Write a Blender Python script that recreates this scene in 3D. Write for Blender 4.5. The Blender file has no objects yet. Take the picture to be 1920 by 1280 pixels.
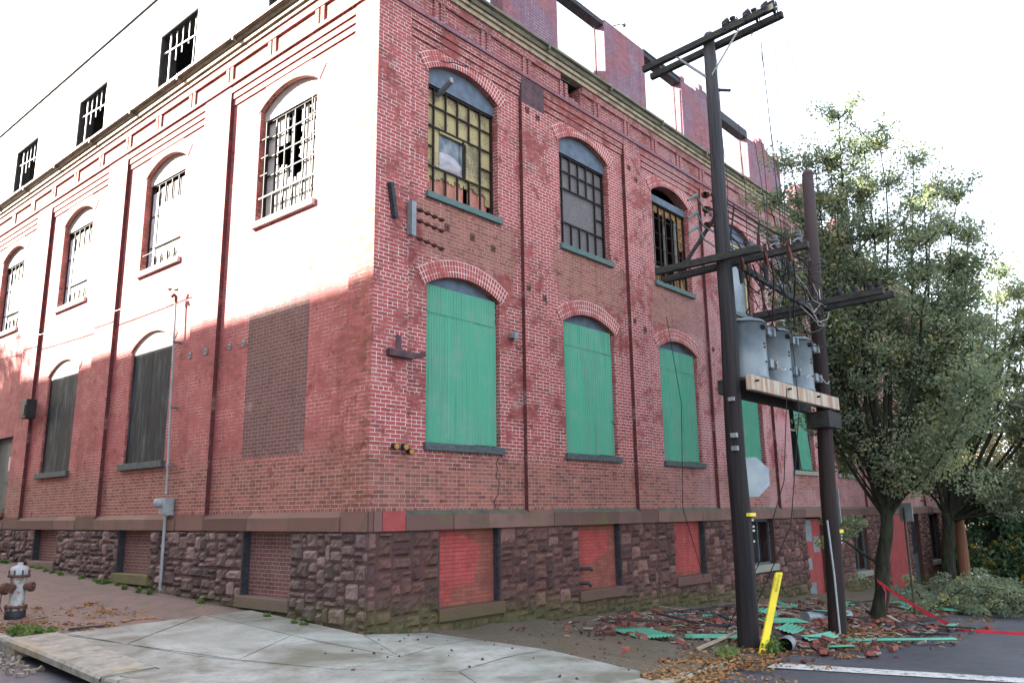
import bpy, bmesh, math, random
import numpy as np
from mathutils import Vector, Matrix
R = math.radians
rnd = random.Random(7)
sc = bpy.context.scene
# ---------------------------------------------------------------- camera, sky, sun, exposure
cam_d = bpy.data.cameras.new('camera'); cam = bpy.data.objects.new('camera', cam_d)
sc.collection.objects.link(cam); sc.camera = cam
yaw, pitch, roll, F = 0.7115, 0.2088, -0.0134, 1515.0
fw = Vector((math.cos(yaw)*math.cos(pitch), math.sin(yaw)*math.cos(pitch), math.sin(pitch)))
rt = fw.cross(Vector((0, 0, 1))).normalized(); up = rt.cross(fw)
r2 = rt*math.cos(roll)+up*math.sin(roll); u2 = -rt*math.sin(roll)+up*math.cos(roll)
M4 = Matrix((r2, u2, -fw)).transposed().to_4x4(); M4.translation = Vector((-8.0673, -9.903, -0.0472))
cam.matrix_world = M4
cam_d.sensor_width = 36; cam_d.lens = F/1920*36; cam_d.clip_start = .1; cam_d.clip_end = 2000
SUN_AZ, SUN_EL = R(124), R(28)      # direction towards the sun, from +X counter-clockwise
sdir = Vector((math.cos(SUN_AZ)*math.cos(SUN_EL), math.sin(SUN_AZ)*math.cos(SUN_EL), math.sin(SUN_EL)))
w = bpy.data.worlds.new('World'); sc.world = w; w.use_nodes = True
nt = w.node_tree; bg = nt.nodes['Background']; sky = nt.nodes.new('ShaderNodeTexSky')
sky.sky_type = 'NISHITA'; sky.sun_disc = False; sky.sun_elevation = SUN_EL; sky.sun_rotation = math.pi/2-SUN_AZ
sky.air_density = 1.0; sky.dust_density = 3.0; sky.ozone_density = 0.6; sky.altitude = 50
hz = nt.nodes.new('ShaderNodeMix'); hz.data_type = 'RGBA'; hz.inputs[0].default_value = .62; hz.inputs[7].default_value = (2.75, 2.85, 3.0, 1)   # thin bright haze veils the blue
nt.links.new(sky.outputs[0], hz.inputs[6]); nt.links.new(hz.outputs[2], bg.inputs[0]); bg.inputs[1].default_value = 0.10
sun_d = bpy.data.lights.new('sun', 'SUN'); sun_d.energy = 5.0; sun_d.angle = R(.42); sun_d.color = (1, .94, .83)
sun = bpy.data.objects.new('sun', sun_d); sc.collection.objects.link(sun)
sun.rotation_euler = sdir.to_track_quat('Z', 'Y').to_euler()
sc.view_settings.view_transform = 'Standard'; sc.view_settings.look = 'None'
sc.view_settings.exposure = 3.17; sc.view_settings.gamma = 1
sc.cycles.max_bounces = 6; sc.cycles.diffuse_bounces = 4; sc.cycles.use_adaptive_sampling = True

# ---------------------------------------------------------------- ground height
def G(x, y):
    x = max(-60, min(150, x)); y = max(-80, min(90, y))
    z = -1.80 + (-0.047*x if x > 0 else 0.015*x)
    if y > 2: z += .11+.043*(y-2)
    elif y > 0: z += .055*y
    else: z += .02*y
    return z
def kerb_y(x):       # the pavement's street edge
    P = [(-3.72, .4), (-3.68, -.2), (-3.45, -1.0), (-3.1, -1.8), (-2.5, -2.9), (-1.6, -4.0), (-.8, -4.5), (0, -4.8), (.8, -4.85), (1.9, -4.6), (60, -4.6)]
    for (a, b), (c, d) in zip(P, P[1:]):
        if x <= c: return b+(d-b)*max(0, (x-a))/(c-a)
    return -4.6

# ---------------------------------------------------------------- mesh builder
class MB:
    def __init__(s): s.v = []; s.f = []; s.uv = []; s.c = []; s.smooth = []
    def face(s, pts, uv=None, col=0.5, smooth=False):
        i = len(s.v); s.v += [tuple(p) for p in pts]; s.f.append(tuple(range(i, i+len(pts)))); s.uv.append(uv); s.c.append(col); s.smooth.append(smooth)
    def idx(s, verts, faces, col=0.5, smooth=False, uvs=None):
        i = len(s.v); s.v += [tuple(p) for p in verts]
        for k, f in enumerate(faces): s.f.append(tuple(i+j for j in f)); s.uv.append(uvs[k] if uvs else None); s.c.append(col); s.smooth.append(smooth)
    def box(s, x0, x1, y0, y1, z0, z1, col=.5, M=None):
        vs = [Vector((x, y, z)) for x in (x0, x1) for y in (y0, y1) for z in (z0, z1)]
        if M is not None: vs = [M @ v for v in vs]
        s.idx(vs, [(0, 1, 3, 2), (4, 6, 7, 5), (0, 4, 5, 1), (2, 3, 7, 6), (0, 2, 6, 4), (1, 5, 7, 3)], col)
    def bar(s, a, b, w, h, col=.5, roll=0.):
        a = Vector(a); b = Vector(b); d = b-a
        M = Matrix.Translation(a) @ d.to_track_quat('X', 'Z').to_matrix().to_4x4() @ Matrix.Rotation(roll, 4, 'X')
        s.box(0, d.length, -w/2, w/2, -h/2, h/2, col, M)
    def tube(s, pts, rad, n=8, col=.5, cap=True, smooth=True):
        pts = [Vector(p) for p in pts]; rr = rad if hasattr(rad, '__len__') else [rad]*len(pts)
        vs = []; up0 = Vector((.31, .17, .93)).normalized()
        for i, p in enumerate(pts):
            d = (pts[min(i+1, len(pts)-1)]-pts[max(i-1, 0)]).normalized()
            a = d.cross(up0)
            if a.length < .05: a = d.cross(Vector((1, 0, 0)))
            a.normalize(); b = d.cross(a)
            for k in range(n):
                t = 2*math.pi*k/n; vs.append(p+(a*math.cos(t)+b*math.sin(t))*rr[i])
        fs = [(i*n+k, i*n+(k+1) % n, (i+1)*n+(k+1) % n, (i+1)*n+k) for i in range(len(pts)-1) for k in range(n)]
        s.idx(vs, fs, col, smooth)
        if cap:
            s.idx(vs[:n], [tuple(range(n))[::-1]], col); s.idx(vs[-n:], [tuple(range(n))], col)
    def lathe(s, prof, c=(0, 0, 0), n=16, col=.5, M=None, smooth=True):
        vs = []; c = Vector(c)
        for r_, z in prof:
            for k in range(n):
                t = 2*math.pi*k/n; v = Vector((r_*math.cos(t), r_*math.sin(t), z)); vs.append((M @ v if M is not None else v)+c)
        fs = [(i*n+k, i*n+(k+1) % n, (i+1)*n+(k+1) % n, (i+1)*n+k) for i in range(len(prof)-1) for k in range(n)]
        s.idx(vs, fs, col, smooth)
    def build(s, name, mat, parent=None, label=None, cat=None, group=None, kind=None, bevel=0, origin=None):
        me = bpy.data.meshes.new(name); off = Vector(origin) if origin else Vector((0, 0, 0))
        v = np.array(s.v, dtype=np.float32)-np.array(off, dtype=np.float32) if s.v else np.zeros((0, 3), np.float32)
        me.from_pydata(v.tolist(), [], s.f)
        uv = np.zeros((len(me.loops), 2), np.float32); cc = np.ones((len(me.loops), 4), np.float32)
        V = s.v
        for p, u, c, sm in zip(me.polygons, s.uv, s.c, s.smooth):
            p.use_smooth = sm; n = p.normal; ls = p.loop_start
            ax = 0 if abs(n.x) >= abs(n.y) and abs(n.x) >= abs(n.z)*.9 else (1 if abs(n.y) >= abs(n.z)*.9 else 2)
            for j, vi in enumerate(p.vertices):
                q = V[vi]
                uv[ls+j] = u[j] if u else ((q[1], q[2]) if ax == 0 else ((q[0], q[2]) if ax == 1 else (q[0], q[1])))
                cc[ls+j, :3] = c if not isinstance(c, tuple) else c
        me.uv_layers.new(name='UVMap'); me.uv_layers['UVMap'].data.foreach_set('uv', uv.ravel())
        me.color_attributes.new('var', 'FLOAT_COLOR', 'CORNER'); me.color_attributes['var'].data.foreach_set('color', cc.ravel())
        me.materials.append(mat)
        o = bpy.data.objects.new(name, me); sc.collection.objects.link(o); o.location = off
        if bevel:
            m = o.modifiers.new('bevel', 'BEVEL'); m.width = bevel; m.segments = 2; m.limit_method = 'ANGLE'
        par(o, parent); tag(o, label, cat, group, kind); return o
def tag(o, label=None, cat=None, group=None, kind=None):
    for k, v in (('label', label), ('category', cat), ('group', group), ('kind', kind)):
        if v: o[k] = v
    return o
def wloc(o):
    l = Vector(o.location)
    while o.parent: o = o.parent; l += Vector(o.location)
    return l
def par(o, parent):
    if parent is not None:
        o.parent = parent; o.location = Vector(o.location)-wloc(parent)
def empty(name, loc, label, cat, group=None):
    o = bpy.data.objects.new(name, None); sc.collection.objects.link(o); o.location = loc; o.empty_display_size = .2
    return tag(o, label, cat, group)
def dup(root, loc=None, rot=None, label=None):
    c = root.copy(); sc.collection.objects.link(c)
    if loc is not None: c.location = loc
    if rot is not None: c.rotation_euler = rot
    if label: c['label'] = label
    def kids(a, b):
        for ch in [o for o in bpy.data.objects if o.parent is a]:
            d = ch.copy(); sc.collection.objects.link(d); d.parent = b; kids(ch, d)
    kids(root, c)
    return c

# ---------------------------------------------------------------- materials
class NT:
    def __init__(s, name, rough=.85):
        s.m = bpy.data.materials.new(name); s.m.use_nodes = True; s.t = s.m.node_tree; s.b = s.t.nodes['Principled BSDF']
        s.b.inputs['Roughness'].default_value = rough; s.tc = s.t.nodes.new('ShaderNodeTexCoord')
        s.b.inputs['Specular IOR Level'].default_value = .3
    def n(s, typ, **kw):
        nd = s.t.nodes.new('ShaderNode'+typ)
        for k, v in kw.items():
            if k in nd.inputs.keys() if not k.startswith('_') else False: s.set(nd.inputs[k], v)
            else: setattr(nd, k.lstrip('_'), v)
        return nd
    def set(s, sock, v):
        if isinstance(v, bpy.types.NodeSocket): s.t.links.new(v, sock)
        elif isinstance(v, (tuple, list)) and len(v) == 3 and sock.type == 'RGBA': sock.default_value = (*v, 1)
        else: sock.default_value = v
    def math(s, op, a, b=0., c=0., clamp=False):
        nd = s.t.nodes.new('ShaderNodeMath'); nd.operation = op; nd.use_clamp = clamp
        for i, v in enumerate((a, b, c)): s.set(nd.inputs[i], v)
        return nd.outputs[0]
    def mix(s, f, a, b, bl='MIX'):
        nd = s.t.nodes.new('ShaderNodeMix'); nd.data_type = 'RGBA'; nd.blend_type = bl; nd.clamp_factor = True
        s.set(nd.inputs[0], f); s.set(nd.inputs[6], a); s.set(nd.inputs[7], b); return nd.outputs[2]
    def map(s, vec, scale=(1, 1, 1), loc=(0, 0, 0)):
        nd = s.t.nodes.new('ShaderNodeMapping'); s.set(nd.inputs[0], vec); nd.inputs[3].default_value = scale; nd.inputs[1].default_value = loc; return nd.outputs[0]
    def noise(s, vec, scale, detail=4, rough=.55, dist=0.):
        nd = s.t.nodes.new('ShaderNodeTexNoise'); s.set(nd.inputs['Vector'], vec); nd.inputs['Scale'].default_value = scale
        nd.inputs['Detail'].default_value = detail; nd.inputs['Roughness'].default_value = rough; nd.inputs['Distortion'].default_value = dist; return nd.outputs[0]
    def step(s, v, a, b):
        nd = s.t.nodes.new('ShaderNodeMapRange'); nd.clamp = True; s.set(nd.inputs[0], v)
        nd.inputs[1].default_value = a; nd.inputs[2].default_value = b; return nd.outputs[0]
    def sep(s, v):
        nd = s.t.nodes.new('ShaderNodeSeparateXYZ'); s.set(nd.inputs[0], v); return nd.outputs
    def comb(s, x, y, z=0.):
        nd = s.t.nodes.new('ShaderNodeCombineXYZ')
        for i, v in enumerate((x, y, z)): s.set(nd.inputs[i], v)
        return nd.outputs[0]
    def bump(s, h, st=.5, dist=.01, prev=None):
        nd = s.t.nodes.new('ShaderNodeBump'); s.set(nd.inputs['Height'], h); nd.inputs['Strength'].default_value = st; nd.inputs['Distance'].default_value = dist
        if prev is not None: s.set(nd.inputs['Normal'], prev)
        return nd.outputs[0]
    def out(s, col=None, rough=None, normal=None, metal=None):
        if col is not None: s.set(s.b.inputs['Base Color'], col)
        if rough is not None: s.set(s.b.inputs['Roughness'], rough)
        if normal is not None: s.set(s.b.inputs['Normal'], normal)
        if metal is not None: s.set(s.b.inputs['Metallic'], metal)
        return s.m
    @property
    def UV(s): return s.tc.outputs['UV']
    @property
    def OB(s): return s.n('NewGeometry').outputs['Position']
    @property
    def VAR(s): return s.n('VertexColor', _layer_name='var').outputs[0]

def m_plain(name, col, col2=None, scale=6, rough=.8, metal=0., stretch=(1, 1, 1), bump=.2, bd=.005, lo=.35, hi=.65, var=0.):
    t = NT(name, rough); v = t.map(t.OB, stretch); n = t.noise(v, scale, 5, .6)
    c = t.mix(t.step(n, lo, hi), col, col2 or tuple(k*.6 for k in col))
    if var: c = t.mix(var, c, t.VAR, 'MULTIPLY')
    n2 = t.noise(v, scale*5, 4)
    return t.out(c, None, t.bump(t.math('ADD', n, t.math('MULTIPLY', n2, .5)), bump, bd), metal)

def m_brick(name, c1, c2, mortar_w, paint_m, mortar_g, white_lo, white_hi, spandrel=None, scale=1., bw=.2125, rh=.0677, ms=.005, offset=.5, hdr=True, painted=None, grey_below=None, washed=None, seed=0., bare=None):
    t = NT(name, .82); uv0 = t.map(t.UV, (scale,)*3); P = t.UV
    wob = t.n('TexNoise', _noise_dimensions='3D'); t.set(wob.inputs['Vector'], P); wob.inputs['Scale'].default_value = 9
    wv = t.n('VectorMath', _operation='MULTIPLY_ADD'); t.set(wv.inputs[0], wob.outputs['Color']); wv.inputs[1].default_value = (.010, .008, 0); t.set(wv.inputs[2], uv0)
    b = t.n('TexBrick'); t.set(b.inputs['Vector'], wv.outputs[0])
    b.offset = offset; b.offset_frequency = 2; b.squash = .5 if hdr else 1.; b.squash_frequency = 7
    for k, v in (('Scale', 1.), ('Mortar Size', ms), ('Mortar Smooth', .25), ('Bias', 0.), ('Brick Width', bw), ('Row Height', rh)): b.inputs[k].default_value = v
    b.inputs['Color1'].default_value = (0, 0, 0, 1); b.inputs['Color2'].default_value = (1, 1, 1, 1); b.inputs['Mortar'].default_value = (.5, .5, .5, 1)
    var = t.sep(b.outputs['Color'])[0]; fac = b.outputs['Fac']
    big = t.noise(t.map(P, (1, 1, 1), (seed, seed*1.7, 0)), .75, 5, .6); mid = t.noise(P, 3.1, 5, .65); fine = t.noise(P, 38, 3, .6)
    streak = t.noise(t.map(P, (5.5, .35, 1)), 1., 4, .6)
    c = t.mix(var, c1, c2)
    c = t.mix(t.step(mid, .52, .75), c, tuple(k*.5 for k in c1))           # darker, sootier bricks
    if painted:                                                            # red paint covers part of the brick
        c = t.mix(t.math('MULTIPLY', t.step(t.math('ADD', big, t.math('MULTIPLY', var, .12)), painted[1], painted[2]), .85), c, painted[0])
    c = t.mix(t.math('MULTIPLY', t.step(fine, .35, .75), .35), c, tuple(min(1, k*1.8+.03) for k in c1))
    # mortar: white pointing worn through the paint, paint, or grey old mortar
    wm = t.step(t.math('ADD', t.math('MULTIPLY', big, .55), t.math('MULTIPLY', mid, .45)), white_lo, white_hi)
    mc = t.mix(wm, paint_m, mortar_w)
    u, z, _ = t.sep(P)
    nz = t.math('MULTIPLY', t.math('SUBTRACT', mid, .5), 1.3)
    if spandrel:
        u0, pitch_, wdt, z0, z1 = spandrel
        fr = t.math('MODULO', t.math('ADD', t.math('SUBTRACT', u, u0), pitch_*4), pitch_)
        a = t.math('MULTIPLY', t.step(t.math('ADD', fr, nz), 0, .12), t.step(t.math('SUBTRACT', wdt, t.math('ADD', fr, nz)), 0, .12))
        zz = t.math('ADD', z, nz)
        a = t.math('MULTIPLY', a, t.math('MULTIPLY', t.step(t.math('SUBTRACT', zz, z0), 0, .15), t.step(t.math('SUBTRACT', z1, zz), 0, .1)))
        mc = t.mix(a, mc, mortar_g); c = t.mix(t.math('MULTIPLY', a, .8), c, t.mix(var, (.20, .085, .06), (.33, .145, .11)))
        cov = t.math('MULTIPLY', a, t.step(mid, .5, .62)); c = t.mix(t.math('MULTIPLY', cov, .5), c, (.33, .12, .11))
    if grey_below is not None:
        a = t.step(t.math('ADD', z, nz), grey_below+.25, grey_below-.25)
        mc = t.mix(a, mc, mortar_g); c = t.mix(t.math('MULTIPLY', a, .75), c, t.mix(var, (.14, .06, .05), (.33, .13, .095)))
        ef = t.math('MULTIPLY', a, t.step(t.noise(P, 2.3, 6, .7), .62, .74)); c = t.mix(t.math('MULTIPLY', ef, .45), c, (.5, .42, .38))
    if washed is not None:                                                 # pale veil and sheen of light painted into the brick further down the street
        a = t.math('MULTIPLY', t.step(u, washed, washed+7), t.step(big, .35, .65)); c = t.mix(t.math('MULTIPLY', a, .6), c, (.46, .27, .30))
    c = t.mix(fac, c, mc)
    spall = t.math('MULTIPLY', t.step(t.noise(t.map(P, (1, 1, 1), (seed+3, 7, 0)), 1.9, 6, .75), .60, .63), .8)      # spalled brick faces without pointing
    if grey_below is not None: c = t.mix(spall, c, t.mix(var, (.12, .03, .028), (.28, .07, .055)))
    if bare is not None:                                                   # high up the paint has flaked to dark orange brick
        bz = t.step(t.math('ADD', z, t.math('MULTIPLY', mid, 1.6)), bare+.6, bare+1.2); bs = t.step(t.noise(t.map(P, (1, 2.2, 1)), 2.6, 6, .75), .47, .56)
        bs = t.math('MULTIPLY', bs, t.math('MAXIMUM', bz, t.math('MULTIPLY', t.step(u, 1.9, .2), .8)))
        c = t.mix(t.math('MULTIPLY', bs, .8), c, t.mix(var, (.10, .035, .016), (.22, .085, .035)))
    chalk = t.step(t.noise(t.map(P, (1, 1.4, 1), (seed+9, 2, 0)), 1.3, 7, .78), .58, .68)          # chalky lime bloom
    c = t.mix(t.math('MULTIPLY', chalk, .38), c, (.52, .36, .33))
    soot = t.step(t.math('ADD', t.math('MULTIPLY', t.math('SUBTRACT', big, .5), 3.), z), 8.3, 9.3)
    if spandrel: c = t.mix(t.math('MULTIPLY', soot, .30), c, (.07, .05, .055))
    c = t.mix(t.math('MULTIPLY', t.step(streak, .5, .8), .35), c, (.10, .03, .03), 'MULTIPLY')
    h = t.math('SUBTRACT', t.math('ADD', t.math('MULTIPLY', fine, .25), t.math('MULTIPLY', var, .25)), t.math('MULTIPLY', fac, .7))
    return t.out(c, None, t.bump(h, .8, .008))

WHITE = (.80, .70, .66)
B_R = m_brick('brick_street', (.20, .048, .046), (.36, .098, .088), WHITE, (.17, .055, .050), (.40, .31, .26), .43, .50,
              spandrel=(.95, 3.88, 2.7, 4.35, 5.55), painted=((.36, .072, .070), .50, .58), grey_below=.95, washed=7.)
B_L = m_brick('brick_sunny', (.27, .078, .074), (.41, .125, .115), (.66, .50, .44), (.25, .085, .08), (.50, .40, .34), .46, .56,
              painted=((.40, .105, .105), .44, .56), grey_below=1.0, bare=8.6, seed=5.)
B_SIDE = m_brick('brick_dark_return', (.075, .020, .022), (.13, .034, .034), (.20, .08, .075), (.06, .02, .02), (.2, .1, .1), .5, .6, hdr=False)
B_DARK = m_brick('brick_infill', (.125, .055, .05), (.175, .080, .072), (.34, .28, .26), (.30, .24, .22), (.3, .25, .22), .3, .4)
B_RED = m_brick('brick_red_worn', (.19, .055, .042), (.27, .085, .06), (.20, .09, .07), (.16, .06, .05), (.22, .08, .06), .5, .6, hdr=False)
M_REDB = m_brick('brick_red_repainted', (.32, .055, .050), (.39, .072, .066), (.14, .04, .035), (.17, .04, .036), (.22, .08, .06), .5, .6, hdr=False, ms=.004)
B_ARCH = m_brick('brick_arch', (.27, .050, .048), (.38, .085, .078), WHITE, (.30, .12, .10), (.33, .24, .20), .40, .50, bw=.105, rh=.0677, offset=0., hdr=False, ms=.006)
B_CHAR = m_brick('brick_scorched', (.20, .07, .09), (.34, .13, .13), (.50, .38, .36), (.16, .09, .12), (.2, .15, .15), .45, .6, painted=((.12, .09, .15), .5, .62), seed=9.)
B_PAVE = m_brick('brick_paving', (.13, .075, .06), (.20, .11, .09), (.06, .05, .04), (.09, .08, .06), (.1, .1, .1), .4, .6, bw=.2, rh=.1, hdr=False)

def m_stone(name, c1, c2, c3):
    t = NT(name, .8); P = t.OB; n = t.noise(P, 3, 6, .65); f = t.noise(P, 26, 5, .7); v = t.VAR
    c = t.mix(t.sep(v)[0], c1, c2); c = t.mix(t.step(n, .45, .75), c, c3); c = t.mix(t.step(t.math('FRACT', t.math('MULTIPLY', t.sep(v)[0], 7.3)), .62, .9), c, tuple(k*1.35+.01 for k in c2)); c = t.mix(t.math('MULTIPLY', t.step(t.math('FRACT', t.math('MULTIPLY', t.sep(v)[0], 13.7)), .72, .9), .8), c, (c1[0]*.8, c1[1]*.75, c1[2]*.95))
    c = t.mix(t.math('MULTIPLY', t.step(f, .45, .7), .5), c, tuple(k*.5 for k in c1))
    pz = t.sep(P)[2]; px = t.sep(P)[0]
    # moss creeping up from the soil
    gz = t.math('SUBTRACT', pz, t.math('ADD', -1.8, t.math('MULTIPLY', t.math('MAXIMUM', px, 0.), -.047)))
    mo = t.math('MULTIPLY', t.step(t.math('ADD', gz, t.math('MULTIPLY', n, -1.1)), -.02, -.42), .6)
    c = t.mix(mo, c, (.075, .085, .025))
    return t.out(c, t.math('MULTIPLY_ADD', f, -.35, .85), t.bump(t.math('ADD', f, n), .7, .02))
M_STONE = m_stone('rock_faced_brownstone', (.070, .036, .031), (.150, .074, .060), (.135, .050, .042))
M_STONEL = m_stone('rock_faced_brownstone_dry', (.080, .054, .050), (.19, .125, .115), (.15, .085, .072))
t = NT('dressed_brownstone', .8); nn = t.noise(t.OB, 2.2, 6, .6); f_ = t.noise(t.OB, 22, 4)
c_ = t.mix(t.sep(t.VAR)[0], (.115, .058, .050), (.20, .112, .095)); c_ = t.mix(t.step(nn, .5, .8), c_, (.10, .075, .05))
c_ = t.mix(t.math('MULTIPLY', t.step(t.noise(t.OB, .9, 4), .56, .68), .5), c_, (.12, .125, .045)); M_DRESS = t.out(c_, None, t.bump(f_, .4, .006))
M_LEDGE = m_plain('weathered_ledge', (.045, .052, .055), (.10, .115, .07), 2.5, .7)
M_MOSS = m_plain('mossy_stone', (.14, .15, .05), (.13, .10, .08), 2.5, .9, bump=.4)
M_REDPAINT = m_plain('red_paint', (.34, .066, .064), (.25, .050, .048), 3, .7)
t = NT('green_corrugated_paint', .45); n1 = t.noise(t.map(t.OB, (9, 9, .5)), 1, 4, .6); n2 = t.noise(t.OB, 2, 5, .6)
c_ = t.mix(t.step(n1, .35, .7), (.065, .36, .225), (.11, .31, .225)); c_ = t.mix(t.math('MULTIPLY', t.step(t.noise(t.map(t.OB, (16, 16, .35), (3, 1, 0)), 1, 5, .7), .52, .66), .6), c_, (.05, .20, .15)); c_ = t.mix(t.math('MULTIPLY', t.step(n2, .5, .75), .6), c_, (.20, .33, .27)); nl = t.n('TexVoronoi'); t.set(nl.inputs['Vector'], t.OB); nl.inputs['Scale'].default_value = 3.2; c_ = t.mix(t.math('MULTIPLY', t.step(nl.outputs[0], .035, .02), .8), c_, (.10, .06, .04)); c_ = t.mix(t.math('MULTIPLY', t.step(t.noise(t.map(t.OB, (3, 3, .6)), 1, 5, .7), .55, .72), .45), c_, (.13, .22, .17)); M_GREEN = t.out(c_)
M_TEAL = m_plain('weathered_teal_paint', (.065, .125, .12), (.11, .17, .16), 8, .7, stretch=(1, 1, 4))
M_DKTRIM = m_plain('dark_slate_wood', (.05, .065, .07), (.09, .115, .12), 8, .75, stretch=(1, 1, 3))
M_LINTEL = m_plain('blue_grey_wood', (.12, .16, .22), (.08, .10, .13), 5, .7)
t = NT('charcoal_boards', .75); n1 = t.noise(t.map(t.OB, (30, 30, 1.1)), 1, 6, .75); n2 = t.noise(t.map(t.OB, (3, 3, .8)), 1, 5, .7)
c_ = t.mix(t.step(t.math('ADD', t.math('MULTIPLY', n1, .5), t.math('MULTIPLY', n2, .5)), .49, .62), (.005, .009, .013), (.075, .10, .115)); M_BOARD = t.out(c_)
M_STEEL = m_plain('rusty_black_steel', (.008, .008, .009), (.024, .014, .011), 12, .7)
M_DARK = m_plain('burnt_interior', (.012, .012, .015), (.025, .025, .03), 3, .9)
t = NT('grimy_yellow_board', .75); n1 = t.noise(t.OB, 2.2, 3, .5); n2 = t.noise(t.OB, 34, 5, .75); c_ = t.mix(t.math('MULTIPLY', t.step(t.math('ADD', t.math('MULTIPLY', n1, .55), t.math('MULTIPLY', n2, .6)), .565, .65), .85), (.40, .33, .16), (.10, .085, .07)); M_YELLOW = t.out(c_)
t = NT('scorched_chipboard', .8); n2 = t.noise(t.OB, 46, 5, .8); n1 = t.noise(t.OB, 3, 4); c_ = t.mix(t.step(n2, .38, .66), (.07, .075, .09), (.23, .20, .19)); c_ = t.mix(t.math('MULTIPLY', t.step(n1, .6, .8), .5), c_, (.28, .22, .12)); M_OSB = t.out(c_)
M_CREAM = m_plain('cream_board', (.62, .60, .56), (.5, .48, .44), 3, .7)
M_WHITEP = m_plain('white_wood', (.68, .70, .72), (.5, .52, .55), 6, .6)
M_PINK = m_plain('pinkish_plywood', (.50, .22, .16), (.35, .13, .10), 5, .7, stretch=(4, 4, 1))
M_TATTER = m_plain('charred_peeling_board', (.40, .22, .08), (.14, .075, .045), 11, .8, lo=.4, hi=.6)
M_FRAMEW = m_plain('peeling_pale_frame', (.20, .24, .24), (.30, .26, .18), 6, .7)
t = NT('murky_glass', .12); c_ = t.mix(t.step(t.noise(t.OB, 3.5, 5, .6), .4, .7), (.05, .075, .095), (.24, .27, .30)); M_GLASS = t.out(c_)
M_PLASTIC = m_plain('torn_plastic_sheet', (.42, .38, .40), (.28, .28, .32), 5, .4)
M_GUTTER = m_plain('weathered_metal_gutter', (.085, .088, .065), (.19, .175, .115), 3, .55, stretch=(1, 1, 5), bump=.3)
M_FASCIA = m_plain('cream_painted_fascia', (.36, .30, .21), (.15, .12, .08), 5, .7, lo=.45, hi=.7)
t = NT('painted_render', .85); n1 = t.noise(t.OB, 1.1, 5, .6); c_ = t.mix(t.step(n1, .55, .75), (.66, .64, .60), (.42, .41, .38)); M_RENDER = t.out(c_, None, t.bump(t.noise(t.OB, 20, 4), .3, .01))
M_CHARW = m_plain('charred_timber', (.02, .02, .024), (.05, .055, .07), 9, .7, stretch=(1, 1, 3), bump=.6, bd=.02)
M_ASH = m_plain('ashen_timber', (.42, .37, .28), (.20, .17, .13), 7, .8, bump=.5, bd=.02)
M_BURNB = m_plain('sooty_patch', (.05, .035, .045), (.12, .06, .07), 6, .85)

t = NT('creosoted_pole_wood', .75); P = t.OB; n1 = t.noise(t.map(P, (22, 22, .6)), 1, 5, .7); pz = t.sep(P)[2]
c_ = t.mix(t.step(n1, .4, .68), (.007, .006, .008), (.026, .019, .019)); top_ = t.step(pz, 1.5, 7.5)
c_ = t.mix(t.math('MULTIPLY', top_, .75), c_, t.mix(t.step(n1, .35, .65), (.028, .034, .044), (.085, .085, .09))); M_POLE = t.out(c_, None, t.bump(n1, .6, .012))
t = NT('reddish_pole_wood', .75); P = t.OB; n1 = t.noise(t.map(P, (22, 22, .6)), 1, 5, .7); pz = t.sep(P)[2]
c_ = t.mix(t.step(n1, .4, .68), (.011, .008, .008), (.036, .020, .018)); c_ = t.mix(t.step(pz, 3, 5.5), c_, t.mix(n1, (.045, .03, .034), (.08, .06, .06))); M_POLEB = t.out(c_, None, t.bump(n1, .6, .012))
M_POLEC = m_plain('tan_pole_wood', (.22, .10, .055), (.13, .06, .035), 1, .8, stretch=(20, 20, .6))
M_ARM = m_plain('weathered_crossarm', (.018, .019, .020), (.050, .050, .044), 5, .8, stretch=(1.5, 1.5, 6))
M_GALV = m_plain('galvanised_steel', (.26, .29, .31), (.17, .19, .21), 6, .5, metal=.2)
t = NT('transformer_paint', .38); n1 = t.noise(t.OB, 2.5, 5, .6); n2 = t.noise(t.map(t.OB, (12, 12, .8)), 1, 4)
c_ = t.mix(t.step(n1, .4, .7), (.125, .165, .19), (.19, .23, .25)); c_ = t.mix(t.math('MULTIPLY', t.step(n2, .58, .68), .75), c_, (.22, .12, .07)); c_ = t.mix(t.math('MULTIPLY', t.step(t.noise(t.OB, 1.1, 4), .5, .65), .4), c_, (.30, .33, .34)); M_TRANS = t.out(c_)  # rust streaks, then pale highlights painted in as random patches
t = NT('rust_streaked_beam', .6); n1 = t.noise(t.map(t.OB, (9, 9, .7)), 1, 5, .65); c_ = t.mix(t.step(n1, .36, .62), (.46, .42, .36), (.30, .17, .10)); M_BEAM = t.out(c_)
M_PORC = m_plain('brown_porcelain', (.085, .025, .018), (.05, .018, .014), 4, .2)
M_BLUEP = m_plain('grey_porcelain', (.04, .045, .055), (.12, .13, .14), 8, .25)
M_WIRE = m_plain('black_cable', (.018, .018, .02), None, 4, .6)
M_WIREG = m_plain('pale_wire', (.5, .48, .44), None, 4, .5)
M_CUT = m_plain('sawn_cable_end', (.45, .22, .05), (.3, .14, .04), 20, .7)
M_YEL = m_plain('yellow_plastic', (.74, .60, .03), (.62, .50, .03), 3, .45)
M_INK = m_plain('black_ink', (.04, .03, .01), (.35, .25, .02), 30, .6)
M_TAPE = m_plain('red_barricade_tape', (.62, .05, .08), (.5, .03, .05), 5, .4)
M_SIGNB = m_plain('bare_aluminium_sign', (.22, .27, .31), (.30, .35, .38), 3, .35, metal=.4)
M_SIGNP = m_plain('olive_steel_post', (.07, .065, .045), (.045, .04, .03), 5, .6)
t = NT('hydrant_paint', .5); n1 = t.noise(t.OB, 9, 5, .7); c_ = t.mix(t.step(n1, .45, .62), (.42, .43, .42), (.22, .16, .13)); M_HYD = t.out(c_)
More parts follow.
